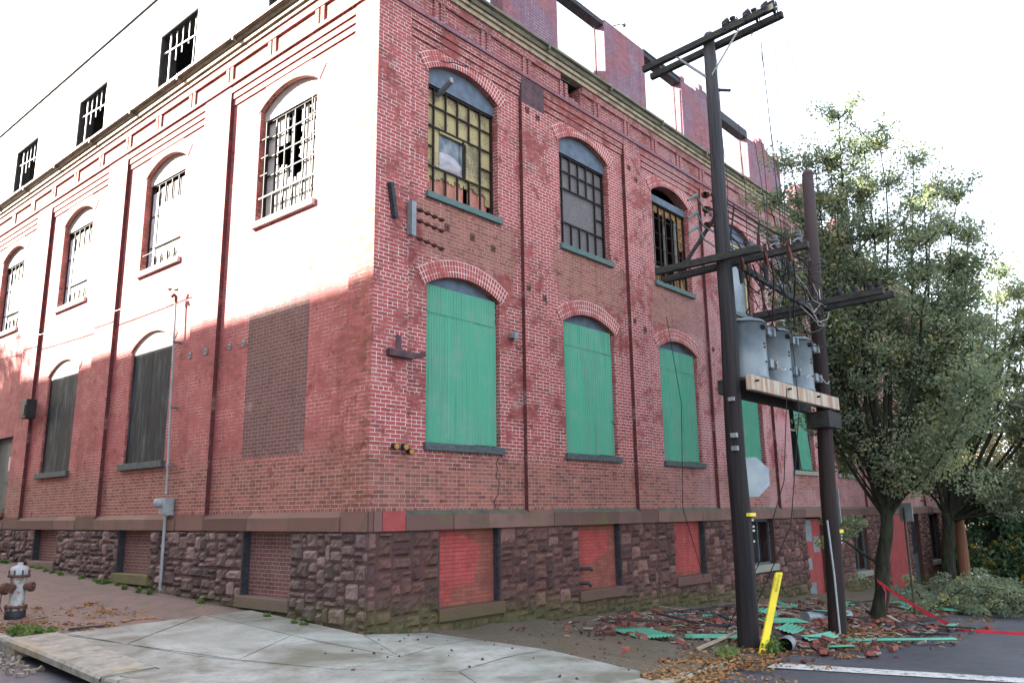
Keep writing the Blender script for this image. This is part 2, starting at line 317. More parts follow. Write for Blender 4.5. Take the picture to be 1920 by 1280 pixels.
M_HYDR = m_plain('rusted_iron', (.13, .06, .045), (.08, .045, .035), 12, .8)
M_BLKI = m_plain('dark_cast_iron', (.03, .03, .035), None, 8, .6)
M_METER = m_plain('grey_meter_box', (.34, .38, .40), (.25, .28, .3), 6, .5)
M_PAPER = m_plain('posted_notice', (.62, .42, .50), (.72, .68, .7), 14, .8)

t = NT('wet_asphalt', .6); P = t.OB; n1 = t.noise(P, .8, 5, .6); n2 = t.noise(P, 70, 3, .8); n3 = t.noise(P, 6, 5, .7)
c_ = t.mix(t.step(n1, .35, .65), (.048, .052, .064), (.078, .080, .092)); c_ = t.mix(t.math('MULTIPLY', t.step(n2, .55, .7), .6), c_, (.16, .15, .15))
M_ASPH = t.out(c_, t.math('MULTIPLY_ADD', n3, .4, .35), t.bump(n2, .5, .006))
t = NT('trodden_soil', .95); P = t.OB; n1 = t.noise(P, .7, 6, .65); n2 = t.noise(P, 18, 5, .75); n3 = t.noise(P, 3, 5, .7)
bk = t.n('TexBrick'); t.set(bk.inputs['Vector'], t.map(t.UV, (1, 1, 1))); bk.inputs['Scale'].default_value = 1; bk.inputs['Brick Width'].default_value = .2; bk.inputs['Row Height'].default_value = .1; bk.inputs['Mortar Size'].default_value = .006
bk.inputs['Color1'].default_value = (.20, .12, .11, 1); bk.inputs['Color2'].default_value = (.27, .165, .15, 1); bk.inputs['Mortar'].default_value = (.09, .07, .06, 1)
u_, v_, _ = t.sep(P)
soil = t.mix(t.step(n2, .35, .7), (.075, .062, .046), (.17, .14, .105)); soil = t.mix(t.math('MULTIPLY', t.step(n3, .52, .68), .6), soil, (.085, .095, .035)); soil = t.mix(t.math('MULTIPLY', t.step(t.noise(P, 45, 3, .8), .60, .66), .7), soil, (.24, .17, .12)); soil = t.mix(t.math('MULTIPLY', t.step(n1, .5, .65), .4), soil, (.16, .10, .06))
pv = t.math('MULTIPLY', t.step(u_, .3, -.3), t.step(n3, .62, .45)); c_ = t.mix(t.math('MULTIPLY', pv, .75), soil, bk.outputs[0])
c_ = t.mix(t.math('MULTIPLY', t.step(u_, .3, -.3), .35), c_, (.25, .20, .18))
M_SOIL = t.out(c_, None, t.bump(t.math('ADD', n2, n3), .8, .03))
t = NT('pavement_concrete', .75); P = t.OB; n1 = t.noise(P, .9, 5, .6, .6); n2 = t.noise(P, 60, 3, .7); n3 = t.noise(P, 4, 6, .7)
c_ = t.mix(t.step(n1, .36, .64), (.145, .145, .115), (.34, .35, .33)); c_ = t.mix(t.math('MULTIPLY', t.step(n3, .48, .72), .6), c_, (.12, .12, .085)); c_ = t.mix(t.math('MULTIPLY', t.step(n2, .6, .7), .35), c_, (.10, .095, .085))
c_ = t.mix(t.math('MULTIPLY', t.step(t.noise(P, 13, 6, .8), .48, .66), .35), c_, (.10, .105, .08)); c_ = t.mix(t.math('MULTIPLY', t.step(t.noise(P, .45, 3, .5, 1.5), .5, .62), .35), c_, (.36, .40, .37)); c_ = t.mix(.45, c_, t.VAR, 'MULTIPLY'); M_CONC = t.out(c_, None, t.bump(n2, .35, .004))
t = NT('old_kerb_concrete', .85); n3 = t.noise(t.OB, 5, 6, .7); n1 = t.noise(t.OB, 1.7, 4); c_ = t.mix(t.step(n3, .4, .7), (.30, .29, .25), (.14, .13, .105)); c_ = t.mix(t.math('MULTIPLY', t.step(n1, .52, .64), .3), c_, (.36, .24, .07)); M_KERB = t.out(c_, None, t.bump(n3, .6, .02))
t = NT('white_road_paint', .6); n3 = t.noise(t.OB, 9, 6, .7); c_ = t.mix(t.step(t.math('ADD', t.math('MULTIPLY', n3, .6), t.math('MULTIPLY', t.noise(t.OB, 40, 3, .7), .4)), .50, .58), (.50, .50, .49), (.10, .10, .11)); M_LINE = t.out(c_)
def m_leaf(name, c1, c2, c3, tr=.35):
    t = NT(name, .55); v = t.sep(t.VAR); c = t.mix(v[0], c1, c2); c = t.mix(t.step(v[0], .90, .93), c, c3)
    t.set(t.b.inputs['Base Color'], c)
    tb = t.n('BsdfTranslucent'); t.set(tb.inputs[0], t.mix(.3, c, (.28, .36, .10), 'MIX')); mx = t.n('MixShader'); mx.inputs[0].default_value = tr
    t.t.links.new(t.b.outputs[0], mx.inputs[1]); t.t.links.new(tb.outputs[0], mx.inputs[2]); t.t.links.new(mx.outputs[0], t.t.nodes['Material Output'].inputs[0]); return t.m
M_LEAF = m_leaf('pear_leaf', (.125, .165, .118), (.285, .335, .205), (.50, .44, .18), .45)
M_LEAFD = m_leaf('ivy_leaf', (.045, .105, .060), (.12, .20, .10), (.42, .27, .03))
M_LEAFA = m_leaf('autumn_leaf', (.24, .20, .10), (.42, .32, .17), (.22, .26, .12))
M_LITTER = m_leaf('fallen_leaf', (.19, .09, .04), (.36, .19, .07), (.12, .06, .03), .1)
M_GRASS = m_leaf('weed_leaf', (.07, .15, .03), (.14, .22, .06), (.3, .25, .1), .3)
M_BARK = m_plain('mossy_bark', (.012, .012, .011), (.036, .038, .020), 3, .95, stretch=(4, 4, 1), bump=.8, bd=.03)
M_RUB = m_brick('loose_brick_red', (.15, .050, .04), (.27, .085, .06), (.3, .1, .08), (.25, .07, .05), (.2, .2, .2), .4, .5, bw=4, rh=4, hdr=False)
M_RUBD = m_plain('loose_brick_dark', (.15, .055, .045), (.07, .035, .03), 20, .9)
M_TARP = m_plain('pale_rubble_dust', (.30, .27, .22), (.18, .13, .11), 14, .9)

# ================================================================ THE SETTING
def grid_sheet(name, xs, ys, zf, mat, kind='structure', jit=0):
    nx, ny = len(xs), len(ys)
    vs = [(x, y, zf(x, y)+(rnd.uniform(-jit, jit) if jit else 0)) for y in ys for x in xs]
    mb = MB(); mb.idx(vs, [(j*nx+i, j*nx+i+1, (j+1)*nx+i+1, (j+1)*nx+i) for j in range(ny-1) for i in range(nx-1)], smooth=True)
    return mb.build(name, mat, kind=kind)
def lin(a, b, n): return [a+(b-a)*i/(n-1) for i in range(n)]
xs = [-900, -300, -100]+lin(-60, 60, 61)+[80, 100, 150, 300, 900]
grid_sheet('ground', xs, xs, lambda x, y: G(x, y)-.75, M_SOIL)
def road_off(x, y):
    s = max(0., min(1., (x-.2)/2.4)) if y < 0 else 0.
    return -.16*(1-s)-.035*s
xs = lin(-60, -5, 23)+lin(-4.5, 6, 22)+lin(7, 100, 48); ys = lin(-60, -12, 17)+lin(-11, 5, 33)+lin(7, 60, 23)
def road_z(x, y):
    inside = x > -3.0 and y > kerb_y(x)+.6
    return G(x, y)+road_off(x, y)-(.25 if inside else 0)
grid_sheet('road', xs, ys, road_z, M_ASPH)
# pavement: trodden soil and old brick paving right up to the walls
nv = []; nf = []; xsp = lin(-3.72, -.0, 30)+lin(.12, 42, 300); rows = 34
cols = []
for x in xsp:
    y0 = kerb_y(x); y1 = 40 if x < .0 else .25
    cols.append(len(nv))
    for j in range(rows+1):
        tt = (j/rows)**(2.0 if x < 0 else 1.); y = y0+(y1-y0)*tt
        dz = (.022*math.sin(x*2.3+y*1.7)+.018*math.sin(x*5.1-y*3.9)+rnd.uniform(-.008, .008)) if (x > 1.2 or y > 3.3) else -.02
        if y < y0+.3 and x > 1.9: dz -= .03
        nv.append((x, y, G(x, y)+dz))
for a, b in zip(cols, cols[1:]):
    for j in range(rows): nf.append((a+j, b+j, b+j+1, a+j+1))
mb = MB(); mb.idx(nv, nf, smooth=True); mb.build('pavement', M_SOIL, kind='structure')
# concrete corner apron in slabs
slabs = [[(-.05, 3.0), (-.05, .73), (-.82, .66), (-.85, 3.03)], [(-.85, 3.03), (-.82, .66), (-2.18, -.2), (-2.75, 1.66), (-.92, 3.05)],
         [(-3.02, 3.05), (-.93, 3.07), (-2.76, 1.66)], [(-.05, .73), (-.03, .02), (-.8, -1.7), (-.82, .66)], [(-.03, 0), (.93, -.40), (.97, -1.29), (-.8, -1.7)],
         [(-.82, .66), (-.8, -1.7), (-1.75, -1.68), (-2.18, -.2)], [(.97, -1.29), (1.03, -2.62), (-.94, -2.87), (-1.75, -1.68), (-.8, -1.7)],
         [(1.03, -2.62), (.54, -4.4), (.1, -4.7), (-.8, -4.4), (-1.5, -3.95), (-.94, -2.87)],
         [(-3.02, 3.05), (-2.76, 1.66), (-2.18, -.2), (-1.75, -1.68), (-2.45, .4), (-3.07, 2.95)],
         [(-3.09, 2.9), (-2.45, .4), (-1.75, -1.68), (-.94, -2.87), (-1.5, -3.95), (-2.4, -2.85), (-3.0, -1.8), (-3.35, -1.0), (-3.55, -.2), (-3.55, .05), (-3.08, .05)]]
mb = MB()
def inset(poly, d):
    n = len(poly); c = (sum(p[0] for p in poly)/n, sum(p[1] for p in poly)/n); A = sum(poly[i][0]*poly[(i+1) % n][1]-poly[(i+1) % n][0]*poly[i][1] for i in range(n)); sg = 1 if A > 0 else -1
    out = []
    for i in range(n):
        a, b, e = Vector(poly[i-1]), Vector(poly[i]), Vector(poly[(i+1) % n])
        d1 = (b-a).normalized(); d2 = (e-b).normalized(); n1 = Vector((-d1.y, d1.x))*sg; n2 = Vector((-d2.y, d2.x))*sg
        k = (n1+n2); k = k/max(.6, k.length_squared)*2 if k.length > .1 else n1
        out.append((b.x+k.x*d, b.y+k.y*d))
    return out, A
def clip_tri(poly):
    from mathutils.geometry import tessellate_polygon
    return tessellate_polygon([[Vector((p[0], p[1], 0)) for p in poly]])
for i, s_ in enumerate(slabs):
    c = (.75, .95, .9, .8, .9, 1., .92, .8, .85, .9)[i]; p, A = inset(s_, .009)
    # subdivide finely so that every slab follows the fall of the ground
    bm = bmesh.new(); vs = [bm.verts.new((x, y, 0)) for x, y in p]; bm.faces.new(vs)
    for ax in range(2):
        lo = min(q[ax] for q in p); hi = max(q[ax] for q in p); k = lo+.35
        while k < hi:
            co = [0, 0, 0]; co[ax] = k; no = [0, 0, 0]; no[ax] = 1
            bmesh.ops.bisect_plane(bm, geom=bm.verts[:]+bm.edges[:]+bm.faces[:], plane_co=co, plane_no=no); k += .35
    bm.verts.index_update()
    mb.idx([(v.co.x, v.co.y, G(v.co.x, v.co.y)+.03) for v in bm.verts], [[v.index for v in f.verts] for f in bm.faces], c)
    for a, b in zip(p, p[1:]+p[:1]):
        mb.face([(a[0], a[1], G(*a)+.03), (b[0], b[1], G(*b)+.03), (b[0], b[1], G(*b)-.10), (a[0], a[1], G(*a)-.10)], None, c)
    bm.free()
mb.build('footpath', M_CONC, kind='structure')
# kerbs
def kerb(name, path, w, hz, mat, label, z_off=.035, step=1.6, jit=.0):
    e = None; mb = MB(); tot = 0
    for (a, b) in zip(path, path[1:]):
        A_, B_ = Vector((a[0], a[1], 0)), Vector((b[0], b[1], 0)); L = (B_-A_).length; k = max(1, round(L/step))
        for i in range(k):
            p = A_.lerp(B_, i/k); q = A_.lerp(B_, (i+1)/k); d = (q-p).normalized(); nrm = Vector((d.y, -d.x, 0)); q = q-d*.012; j = rnd.uniform(-jit, jit)
            zp, zq = G(p.x, p.y)+z_off+j, G(q.x, q.y)+z_off+j
            a0, b0 = p+nrm*w, q+nrm*w; r_ = .025
            P0 = [(p.x, p.y, zp), (a0.x-nrm.x*r_, a0.y-nrm.y*r_, zp), (a0.x, a0.y, zp-r_), (a0.x, a0.y, zp-hz), (p.x, p.y, zp-hz)]
            P1 = [(q.x, q.y, zq), (b0.x-nrm.x*r_, b0.y-nrm.y*r_, zq), (b0.x, b0.y, zq-r_), (b0.x, b0.y, zq-hz), (q.x, q.y, zq-hz)]
            mb.idx(P0+P1, [(0, 5, 6, 1), (1, 6, 7, 2), (2, 7, 8, 3), (0, 1, 2, 3, 4), (5, 9, 8, 7, 6), (0, 4, 9, 5)])
    return mb.build(name, mat, kind='structure')
kerb('kerb', [(-3.62, 34), (-3.62, 3.1)], .16, .3, M_KERB, '', .02, 1.6, .012)
kerb('kerb', [(-3.6, .0), (-3.56, -.25), (-3.33, -1.03), (-2.98, -1.83), (-2.38, -2.88), (-1.5, -3.95), (-.8, -4.42), (.1, -4.72)], .16, .3, M_KERB, '', .04, 3)
kerb('kerb', [(.12, -4.72), (.8, -4.74), (1.9, -4.5), (2.6, -4.48)], .15, .3, M_KERB, '', .0, .7, .02)
# storm drain inlet set in the kerb
dr = empty('storm_drain', (-3.4, 1.5, G(-3.4, 1.5)), 'concrete storm drain hood with yellowed edge and dark slot in the kerb', 'storm drain')
mb = MB()
for y0, y1 in ((.03, 3.07),):
    ys_ = lin(y0, y1, 9)
    for a, b in zip(ys_, ys_[1:]):
        za, zb = G(-3.3, a)+.05, G(-3.3, b)+.05; X0, X1 = -3.78, -3.12
        mb.idx([(X0+.03, a, za), (X1, a, za+.01), (X1, b, zb+.01), (X0+.03, b, zb), (X0, a, za-.03), (X0, b, zb-.03), (X0, a, za-.10), (X0, b, zb-.10), (X1, a, za-.10), (X1, b, zb-.10)],
               [(0, 1, 2, 3), (0, 3, 5, 4), (4, 5, 7, 6), (6, 7, 9, 8)])
    mb.idx([(X0+.03, y0, G(-3.3, y0)+.05), (X1, y0, G(-3.3, y0)+.05), (X1, y0, G(-3.3, y0)-.05), (X0, y0, G(-3.3, y0)-.05)], [(0, 1, 2, 3)])
mb.build('hood', M_KERB, dr)
mb = MB(); mb.box(-3.775, -3.4, .035, .30, G(-3.3, .1)-.3, G(-3.3, .1)-.045); mb.build('side_block', M_KERB, dr, bevel=.015); mb = MB(); mb.box(-3.775, -3.4, 2.75, 3.065, G(-3.3, 2.9)-.3, G(-3.3, 2.9)-.05); mb.build('side_block', M_KERB, dr, bevel=.015)
mb = MB(); mb.box(-3.45, -3.40, .3, 2.75, -2.5, G(-3.4, 1.5)-.08); mb.build('drain_pit', M_DARK, dr)
# worn white stop line, lying on the asphalt
mb = MB(); pts_a = [(2.96, -5.01), (4.47, -7.62), (6.0, -10.27)]; pts_b = [(2.47, -5.10), (4.05, -7.75), (5.55, -10.4)]
for (a, b, c, d) in zip(pts_a, pts_a[1:], pts_b[1:], pts_b):
    for k in range(8):
        q = [(1-s)*Vector(e0)+s*Vector(e1) for s, e0, e1 in ((k/8, a, b), ((k+1)/8, a, b), ((k+1)/8, d, c), (k/8, d, c))]
        mb.face([(v.x, v.y, G(v.x, v.y)-.035+.010) for v in q])
mb.build('road_marking', M_LINE, kind='structure')

# ================================================================ THE BRICK FACTORY
fac = empty('brick_factory', (0, 0, -1.8), 'burnt-out red brick factory on a rough brownstone base with green sheeted windows', 'building')
RC, JD = .09, .26
RIGHT = lambda u, d, z: (u, d, z)
LEFT = lambda u, d, z: (d, u, z)
class FB(MB):                    # builds in facade coordinates: u along the wall, d into the wall, z up
    def __init__(s, F_): super().__init__(); s.F = F_; s.flip = F_ is LEFT
    def q(s, pts, uv=None, col=.5):
        pts = [s.F(*p) for p in pts]
        if s.flip: pts = pts[::-1]; uv = uv[::-1] if uv else None
        s.face(pts, uv, col)
    def b(s, u0, u1, d0, d1, z0, z1, col=.5):
        a = s.F(u0, d0, z0); c = s.F(u1, d1, z1); s.box(min(a[0], c[0]), max(a[0], c[0]), min(a[1], c[1]), max(a[1], c[1]), z0, z1, col)
def arc(a, b, zs, zc, n=12):
    w_ = (b-a)/2; h = zc-zs; Rr = (w_*w_+h*h)/(2*h); cz = zc-Rr; th = math.asin(w_/Rr)
    return [((a+b)/2+Rr*math.sin(-th+2*th*i/n), cz+Rr*math.cos(-th+2*th*i/n)) for i in range(n+1)], ((a+b)/2, cz, Rr, th)
def bay_wall(m, u0, u1, z0, z1, a, b, ops):
    d = RC
    m.q([(u0, d, z0), (a, d, z0), (a, d, z1), (u0, d, z1)]); m.q([(b, d, z0), (u1, d, z0), (u1, d, z1), (b, d, z1)])
    z = z0
    for (zb, zs, zc) in ops:
        prev = z; m_q = m.q
        if prev is z0 or prev == z0: m_q([(a, d, z0), (b, d, z0), (b, d, zb), (a, d, zb)])
        top_next = None
        pts = arc(a, b, zs, zc)[0] if zc > zs else [(a, zs), (b, zs)]
        nxt = [o for o in ops if o[0] > zs]; zt = nxt[0][0] if nxt else z1
        for (p, q) in zip(pts, pts[1:]): m_q([(p[0], d, p[1]), (q[0], d, q[1]), (q[0], d, zt), (p[0], d, zt)])
        e = d+JD
        for (p, q) in zip(pts, pts[1:]): m_q([(p[0], d, p[1]), (p[0], e, p[1]), (q[0], e, q[1]), (q[0], d, q[1])], [(p[0], 0), (p[0], .26), (q[0], .26), (q[0], 0)])
        m_q([(a, d, zb), (a, e, zb), (a, e, zs), (a, d, zs)]); m_q([(b, d, zb), (b, d, zs), (b, e, zs), (b, e, zb)]); m_q([(a, d, zb), (b, d, zb), (b, e, zb), (a, e, zb)])
        z = zt
def arch_ring(F_, a, b, zs, zc, mat, rings=3):
    m = FB(F_); (pts, (cu, cz, Rr, th)) = arc(a, b, zs, zc); th += .05; n = 24
    for i in range(n):
        t0, t1 = -th+2*th*i/n, -th+2*th*(i+1)/n; R1 = Rr+.105*rings
        P = lambda t_, r_, dd: (cu+r_*math.sin(t_), dd, cz+r_*math.cos(t_)); dd = RC-.012
        m.q([P(t0, Rr, dd), P(t1, Rr, dd), P(t1, R1, dd), P(t0, R1, dd)], [(0, t0*Rr+20), (0, t1*Rr+20), (.105*rings, t1*Rr+20), (.105*rings, t0*Rr+20)])
        m.q([P(t0, R1, dd), P(t1, R1, dd), P(t1, R1, RC+.01), P(t0, R1, RC+.01)]); m.q([P(t0, Rr, dd), P(t0, Rr, RC+.03), P(t1, Rr, RC+.03), P(t1, Rr, dd)])
    return m.build('arch', mat, fac)

Z_LB, Z_LS, Z_LC = 1.13, 3.90, 4.16      # ground-floor windows: sill, spring, crown
Z_UB, Z_US, Z_UC = 5.60, 8.02, 8.32
LEN_R, LEN_L = 35.6, 25.4
RB = [(.75, 3.83)]+[(4.57+3.88*k, 7.71+3.88*k) for k in range(8)]
RWc = [2.22]+[6.14+3.88*k for k in range(8)]
LBs = [(.65, 4.86)]+[(5.93+4.87*k, 9.73+4.87*k) for k in range(4)]
DOOR = (15.78, 17.65)
LWc = [2.84, 7.80, 12.75, 17.66, 22.5]
def facade(F_, bays, wc, hw, L, mat, ops_of):
    m = FB(F_)
    for k, ((u0, u1), c) in enumerate(zip(bays, wc)):
        if F_ is LEFT and k == 3:
            bay_wall(m, u0, u1, .0, 2.6, DOOR[0], DOOR[1], [(.16, 2.28, 2.28)]); bay_wall(m, u0, u1, 2.6, 8.95, c-hw, c+hw, [(Z_UB, Z_US, Z_UC)])
        else: bay_wall(m, u0, u1, .0, 8.95, c-hw, c+hw, ops_of(k))
    edges = [0.]+[e for b_ in bays for e in b_]+[L]
    o = m.build('wall', mat, fac)
    for i in range(0, len(edges), 2):
        p = FB(F_); a, b_ = edges[i], edges[i+1]
        p.q([(a, 0, 0), (b_, 0, 0), (b_, 0, 8.95), (a, 0, 8.95)])
        pl_ = p.build('pilaster', mat, fac)
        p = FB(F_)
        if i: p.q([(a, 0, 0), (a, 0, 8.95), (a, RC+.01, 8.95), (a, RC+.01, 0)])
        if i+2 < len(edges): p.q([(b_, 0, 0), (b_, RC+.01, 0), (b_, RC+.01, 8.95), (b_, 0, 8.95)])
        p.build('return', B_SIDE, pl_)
    # corbelled brick table and panelled frieze above the bays
    for (u0, u1) in bays:
        p = FB(F_)
        for j, (zz, dd) in enumerate(((8.50, RC-.028), (8.64, RC-.055), (8.78, RC-.083))):
            nz = (8.64, 8.78, 8.96)[j]
            p.b(u0-.001, u1+.001, dd, RC+.02, zz, nz-.002)
        p.build('corbel_table', mat, fac)
    p = FB(F_); p.b(-.03 if F_ is RIGHT else .0, L, -.035, .10, 8.95, 9.03); p.build('string_course', B_CHAR if F_ is RIGHT else mat, fac)
    p = FB(F_); d0 = .036; st = (1.293 if F_ is RIGHT else 1.61); u = -.0
    hole = F_ is RIGHT
    if hole: hb_ = MB(); hb_.box(5.0, 6.2, .42, .46, 9.0, 9.58); hb_.box(5.0, 6.2, .10, .42, 9.555, 9.58); hb_.build('dark_cavity', M_DARK, fac)
    def seg(a, b, d_, z0, z1): p.q([(a, d_, z0), (b, d_, z0), (b, d_, z1), (a, d_, z1)])
    if hole:
        seg(0, 5.23, d0, 9.03, 9.66); seg(6.0, L, d0, 9.03, 9.66); seg(5.23, 6.0, d0, 9.03, 9.14)
        p.b(5.23, 5.25, d0, .4, 9.03, 9.66); p.b(5.98, 6.0, d0, .4, 9.03, 9.66)
        for q_ in range(5): p.b(5.23+q_*.11, 5.32+q_*.11, d0-.002, d0+.1, 9.14, 9.17+.03*((q_*7) % 3))
    else: seg(0, L, d0, 9.03, 9.66)
    while u < L:
        for (a, b) in ((u+.02, u+.13), (u+.19, u+.30)):
            p.b(a, b, -.0, d0+.01, 9.035, 9.42)
        u += st
    if hole: p.b(0, 5.2, -.012, d0+.01, 9.42, 9.60); p.b(6.02, L, -.012, d0+.01, 9.42, 9.60)
    else: p.b(0, L, -.012, d0+.01, 9.42, 9.60)
    p.build('frieze', mat, fac)
    return o
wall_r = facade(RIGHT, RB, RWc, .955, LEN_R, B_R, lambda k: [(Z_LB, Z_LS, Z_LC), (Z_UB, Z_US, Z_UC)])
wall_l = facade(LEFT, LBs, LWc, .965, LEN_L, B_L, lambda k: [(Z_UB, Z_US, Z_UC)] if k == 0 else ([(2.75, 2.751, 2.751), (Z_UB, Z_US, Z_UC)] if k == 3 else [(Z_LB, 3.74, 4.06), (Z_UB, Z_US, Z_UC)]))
for c in RWc:
    arch_ring(RIGHT, c-.955, c+.955, Z_LS, Z_LC, B_ARCH); arch_ring(RIGHT, c-.955, c+.955, Z_US, Z_UC, B_ARCH)
for k, c in enumerate(LWc):
    arch_ring(LEFT, c-.965, c+.965, Z_US, Z_UC, B_L)
    if k in (1, 2, 4): arch_ring(LEFT, c-.965, c+.965, 3.74, 4.06, B_L, 2)
# closed back, floor slabs (the roof has burnt off, the attic floor remains)
mb = MB(); mb.box(LEN_R-.3, LEN_R, .1, LEN_L, -4, 9.4); mb.box(.1, LEN_R-.3, LEN_L-.3, LEN_L, -4, 9.4); mb.build('wall', B_DARK, fac)
mb = MB(); mb.box(.36, LEN_R-.32, .36, LEN_L-.32, 4.62, 4.8); mb.box(.36, LEN_R-.32, .36, LEN_L-.32, 9.25, 9.42); mb.box(.36, LEN_R-.32, .36, LEN_L-.32, -.15, -.05); mb.build('floor_slab', M_DARK, fac)
mb = MB()
mb.box(1.7, 1.75, .4, LEN_L-.4, -.04, 9.2); mb.box(1.8, LEN_R-.4, 1.9, 1.95, -.04, 9.2); mb.build('inner_partition', M_DARK, fac)
mb = MB(); mb.box(.42, LEN_R-.35, .40, .44, -3.6, -.16); mb.box(.42, .46, .45, LEN_L-.35, -3.6, -.16); mb.build('cellar_wall', M_DARK, fac)

# water table of dressed brownstone blocks
for F_, bays, L in ((RIGHT, RB, LEN_R), (LEFT, LBs, LEN_L)):
    edges = [0.]+[e for b_ in bays for e in b_]+[L]; m = FB(F_); lg = FB(F_)
    for i in range(len(edges)-1):
        a, b = edges[i], edges[i+1]; bay = i % 2 == 1; n = 3 if bay else (3 if (i == 0 and F_ is RIGHT) else 1); cuts = [a]+[a+(b-a)*((j+rnd.uniform(-.15, .15))/n) for j in range(1, n)]+[b]
        if i == 0 and F_ is RIGHT: cuts = [0, .10, .27, .75]
        for j in range(n):
            u0, u1 = cuts[j]+.006, cuts[j+1]-.006; v = rnd.random(); df = -.02-rnd.uniform(0, .008)
            if i == 0 and F_ is RIGHT and j == 2: continue
            zs_ = -.05 if F_ is RIGHT else -.085
            if bay:
                m.q([(u0, df-.01, -.30), (u1, df-.01, -.30), (u1, df-.01, zs_), (u0, df-.01, zs_)], None, v); lg.q([(u0, df-.012, zs_), (u1, df-.012, zs_), (u1, RC+.03, .035), (u0, RC+.03, .035)], None, v)
                m.q([(u0, df-.01, -.30), (u0, .1, -.30), (u1, .1, -.30), (u1, df-.01, -.30)]); m.q([(u0, df-.01, -.3), (u0, df-.01, zs_), (u0, .12, .03), (u0, .12, -.3)]); m.q([(u1, df-.01, -.3), (u1, .12, -.3), (u1, .12, .03), (u1, df-.01, zs_)])
            else: m.b(u0, u1, df, .12, -.30, -.002, v)
    m.build('water_table', M_DRESS, fac); lg.build('ledge', M_LEDGE if F_ is RIGHT else M_DRESS, fac)
m = FB(RIGHT); m.b(.276, .744, -.027, .12, -.30, -.002); m.build('painted_block', M_REDPAINT, fac, label='bright red painted stone near the corner')

# rock-faced stone base
from mathutils import noise as mn
def rock(m, u0, u1, z0, z1, v):
    g = .010; u0 += g; u1 -= g; z0 += g; z1 -= g
    if u1-u0 < .03 or z1-z0 < .03: return
    nu = max(3, min(9, int((u1-u0)/.07)+2)); nz_ = max(3, min(6, int((z1-z0)/.07)+2)); pr = (.014+.035*rnd.random()) if m.F is RIGHT else (.018+.04*rnd.random()); sd = rnd.uniform(0, 50)
    pts = []
    for j in range(nz_+1):
        for i in range(nu+1):
            s, t_ = i/nu, j/nz_; e = min(s*(u1-u0), (1-s)*(u1-u0), t_*(z1-z0), (1-t_)*(z1-z0))
            uu, zz = u0+s*(u1-u0), z0+t_*(z1-z0)
            pk = pr*min(1, (e/.035))**.45 + (mn.noise(Vector((uu*9+sd, zz*9, sd)))*.03 + mn.noise(Vector((uu*20+sd, zz*20, sd)))*.022)*(1 if e > .01 else .25)
            pts.append(m.F(uu, .015-pk if e > .001 else .03, zz))
    fs = []
    for j in range(nz_):
        for i in range(nu):
            a = j*(nu+1)+i; f = (a, a+1, a+nu+2, a+nu+1); fs.append(f[::-1] if m.flip else f)
    m.idx(pts, fs, v)
def ashlar(m, u0, u1, z0f, z1):
    zmin = min(z0f(u0), z0f(u1))-.12; nz_ = max(1, round((z1-zmin)/.098)); nu = max(1, round((u1-u0)/.105)); uz, uu = (z1-zmin)/nz_, (u1-u0)/nu
    occ = [[False]*nu for _ in range(nz_)]
    for j in range(nz_):
        for i in range(nu):
            if occ[j][i]: continue
            w_, h_ = rnd.choice(((2, 2), (3, 2), (2, 1), (3, 3), (2, 3), (4, 2), (2, 2), (1, 1), (3, 2), (4, 3), (1, 2), (3, 1))); h_ = min(h_, nz_-j)
            k = 0
            while k < w_ and i+k < nu and not occ[j][i+k]: k += 1
            w_ = k
            if i+w_ < nu and (i+w_+1 >= nu or occ[j][i+w_+1]) and not occ[j][i+w_] and w_ < 4: w_ += 1
            while any(occ[jj][ii] for jj in range(j, j+h_) for ii in range(i, i+w_)): h_ -= 1
            for jj in range(j, j+h_):
                for ii in range(i, i+w_): occ[jj][ii] = True
            rock(m, u0+i*uu, u0+(i+w_)*uu, z1-(j+h_)*uz, z1-j*uz, rnd.random())
